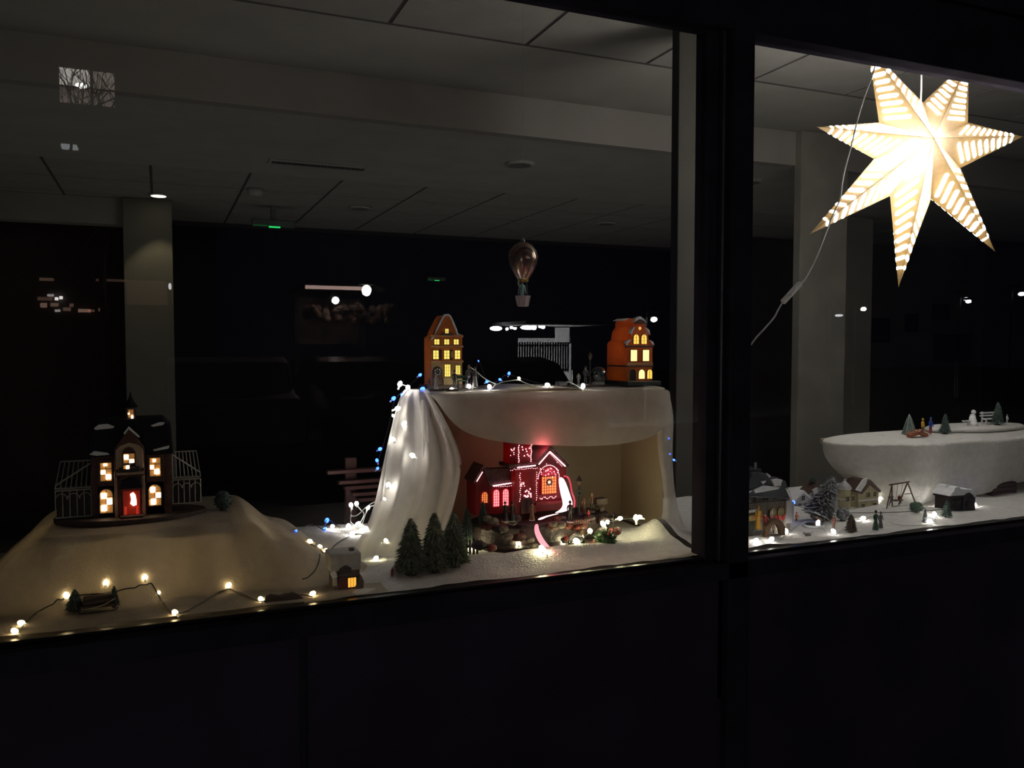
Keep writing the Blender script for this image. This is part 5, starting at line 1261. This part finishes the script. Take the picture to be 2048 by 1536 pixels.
# canopy with two lamps
a, b2 = V(605, 574, 13), V(770, 574, 13)
cn = thing('bus_canopy', 'dark canopy with a lit pale edge across the street, mirrored in the left pane', 'canopy', (a.x, a.y, 0))
L_ = b2.x - a.x
MB().box(0, -1.6, a.z - .03, L_, -.02, a.z + .05).build('canopy_roof', black, cn)
MB().box(.05, -.02, a.z - .03, L_ * .82, .0, a.z + .035).build('lit_edge', glow('canopy_edge_glow', (1, .68, .58), 4), cn)
for x in (.1, L_ - .1): MB().box(x - .04, -1.5, 0, x + .04, -1.42, a.z).build('post', black, cn)
MB().box(.1, -1.6, a.z - 1.0, L_ - .1, -1.55, a.z - .1).build('back_panel', M('canopy_panel', (.25, .16, .14), .7, scale=4, var=.5), cn)
lampst(671, 601, 12.6, 40, 'bright lamp below the canopy across the street', .13, .13, pole=False).parent = None
lampst(733, 581, 12.6, 40, 'bright lamp at the right end of the canopy', .17, .20, pole=False)
light('canopy_lamp', 'POINT', V(671, 601, 12.5), 60, (1, .8, .7), shadow_soft_size=.05)
hg = thing('hedge_row', 'low hedge with glints below the canopy across the street', 'hedge', V(610, 628, 12.8))
m = MB(); rnd = random.Random(8)
for k in range(90): m.ball((rnd.uniform(0, 1.6), rnd.uniform(-.1, .1), rnd.uniform(-.12, .14)), rnd.uniform(.03, .09), 6, 4)
m.build('leaves', M('hedge_leaf', (.12, .08, .06), .6, scale=20, var=.6), hg)
# carport with fence, pale wall and car
cp = thing('lit_carport', 'floodlit carport with pale wall across the street, mirrored above the box', 'carport', V(975, 760, 11.0))
c0 = cp.location.copy()
def lv(px, py, Yv): return V(px, py, Yv) - c0
a, b2 = lv(985, 652, 13.0), lv(1140, 652, 13.0)
MB().box(a.x, a.y, a.z, b2.x, c0.y * 0 + lv(985, 652, 11.4).y, a.z + .06).build('carport_roof', M('carport_roof', (.3, .3, .3)), cp)
a, b2 = lv(1040, 676, 13.6), lv(1142, 800, 13.6)
MB().box(a.x, a.y - .1, -.4, b2.x, a.y, a.z).build('pale_wall', M('pale_wall', (.40, .41, .41), .9), cp)
a, b2 = lv(1112, 655, 13.4), lv(1139, 685, 13.4)
MB().box(a.x, a.y - .05, b2.z, b2.x, a.y, a.z).build('white_panel', M('white_panel', (.75, .76, .76), .9), cp)
for px, py, w in ((992, 657, .13), (1055, 655, .15), (1068, 655, .05), (1014, 658, .03), (1023, 655, .03), (1030, 657, .03), (1080, 653, .03), (1086, 654, .04)):
    p = lv(px, py, 12.4); MB().ball(p, (w, .06, .045 if w > .1 else w), 12, 6).build('flood_lamp', glow('flood_glow', (1, 1, 1), 30), cp, smooth=True)
light('carport_lamp', 'SPOT', lv(1068, 660, 11.6), 5200, (1, 1, 1), aim(lv(1068, 660, 11.6), lv(1075, 715, 13.5)), parent=cp, shadow_soft_size=.05, spot_size=R(100))
pf_ = thing('railing_fence', 'upright bar fence in front of the floodlit carport', 'fence', V(1018, 745, 11.2))
a, b2 = V(1018, 745, 11.2), V(1136, 745, 11.2); L_ = b2.x - a.x; h_ = V(1018, 684, 11.2).z - a.z
fm_ = M('fence_steel', (.03, .03, .03), .5)
for k in range(24): MB().box(L_ * k / 23 - .012, -.012, 0, L_ * k / 23 + .012, .012, h_).build('bar', fm_, pf_)
for zz in (.02, h_ * .86): MB().box(0, -.02, zz, L_, -.005, zz + .03).build('rail', fm_, pf_)
def car(label, px, py, Yv, L_, col, rz=0):
    p = V(px, py, Yv); o = thing('parked_car', label, 'car', (p.x, p.y, 0), rz)
    h = 1.45; prof = [(-L_/2, .35), (L_/2, .35), (L_/2, .75), (L_/2 - .25, .92), (L_ * .26, .98), (L_ * .12, 1.38), (0, h), (-L_ * .22, h - .02), (-L_ * .38, 1.0), (-L_/2 + .1, .95), (-L_/2, .8)]
    MB().prism(prof, -.82, .82).build('body', col, o, bevel=.06)
    gl_ = M('car_glass', (.02, .02, .025), .08)
    MB().prism([(-L_ * .34, 1.0), (L_ * .22, 1.0), (L_ * .10, 1.34), (-L_ * .20, 1.36)], -.87, .87).build('side_windows', gl_, o)
    for x in (-L_ * .32, L_ * .32):
        for y in (-.86, .72):
            w = MB().lathe([(.2, 0), (.32, .01), (.33, .03), (.33, .12), (.2, .14)], seg=20).build('wheel', black, o); w.rotation_euler = (R(-90), 0, 0); w.location = (x, y, .33)
    return o
darkpaint = M('dark_car_paint', (.03, .03, .035), .12)
car('dark car parked before the carport fence', 985, 745, 9.0, 3.9, darkpaint, R(90))
car('dark car with a glinting roof left of the carport', 735, 745, 10.4, 3.9, darkpaint, R(90))
car('pale silver car further left across the street', 455, 750, 10.6, 3.6, M('silver_car_paint', (.55, .45, .42), .35), R(90))
for px, py, Yv, e, lab, w in ((1937, 603, 16, 30, 'street lamp mirrored in the right pane, brighter one', .10), (1932, 598, 16.2, 12, 'small lamp just above the brighter right street lamp', .06), (2043, 588, 14, 25, 'street lamp mirrored at the far right edge', .10), (1678, 631, 15, 8, 'dim wide lamp mirrored over the right column', .22),
        (1727, 618, 15, 25, 'small lamp mirrored at the right edge of the column', .10), (1488, 633, 14, 25, 'lamp mirrored low beside the thick mullion', .14), (1308, 639, 13, 40, 'bright lamp mirrored beside the orange canal house', .12), (1479, 553, 16, 5, 'faint tall lamp mirrored beside the mullion', .14),
        (340, 573, 13, 8, 'tiny amber lamp mirrored on the left column', .05)):
    lampst(px, py, Yv, e, lab, w, .11 if w < .2 else .07, (1, .7, .3) if px == 340 else (.95, .97, 1))
# row of far shop windows, mirrored low in the left pane
rnd = random.Random(4)
for (px, py, w, h, s) in [(92, 558, .22, .05, .6), (88, 597, .22, .06, .5), (100, 590, .10, .04, 3), (112, 597, .05, .05, 12), (121, 595, .05, .05, 12), (86, 610, .10, .08, 1.5), (108, 609, .12, .06, 1.2), (114, 621, .08, .04, 3), (133, 618, .12, .06, .8), (142, 610, .06, .06, .8), (168, 621, .20, .06, 1.8), (182, 621, .10, .04, .8), (205, 619, .14, .06, .8), (222, 560, .5, .04, .35), (300, 585, .8, .45, .10)]:
    p = V(px, py, 14.9) - Vector(hs.location)
    MB().box(p.x - w / 2, -.02, p.z - h / 2, p.x + w / 2, .05, p.z + h / 2).build('shop_light', glow('shop_%d' % int(s * 10), (1, .62 if s < 3 else .95, .45 if s < 3 else .9), s), hs)

# ------------------------------------------------------------------ groups of repeats
GR = {'figurine': 'painted miniature figurines of the village', 'frosted_fir': 'three frosted firs beside the tulle', 'small_fir': 'small dark miniature firs',
      'dark_fir': 'dark firs round the pink church', 'canal_house': 'canal houses on the display box', 'model_house': 'gabled houses of the right-hand village', 'downlight': 'round ceiling downlights',
      'street_lamp': 'street lamps mirrored in the glass', 'framed_picture': 'dark pictures on the far right wall', 'string_lights': 'string lights of the window display',
      'parked_car': 'parked cars across the street', 'lamp_post': 'miniature lamp posts', 'emergency_light': 'green emergency lights', 'snow_blanket': 'snow batting on the ledge'}
for o in COL.objects:
    n = o.name.split('.')[0]
    if o.parent is None and n in GR and 'label' in o: o['group'] = GR[n]
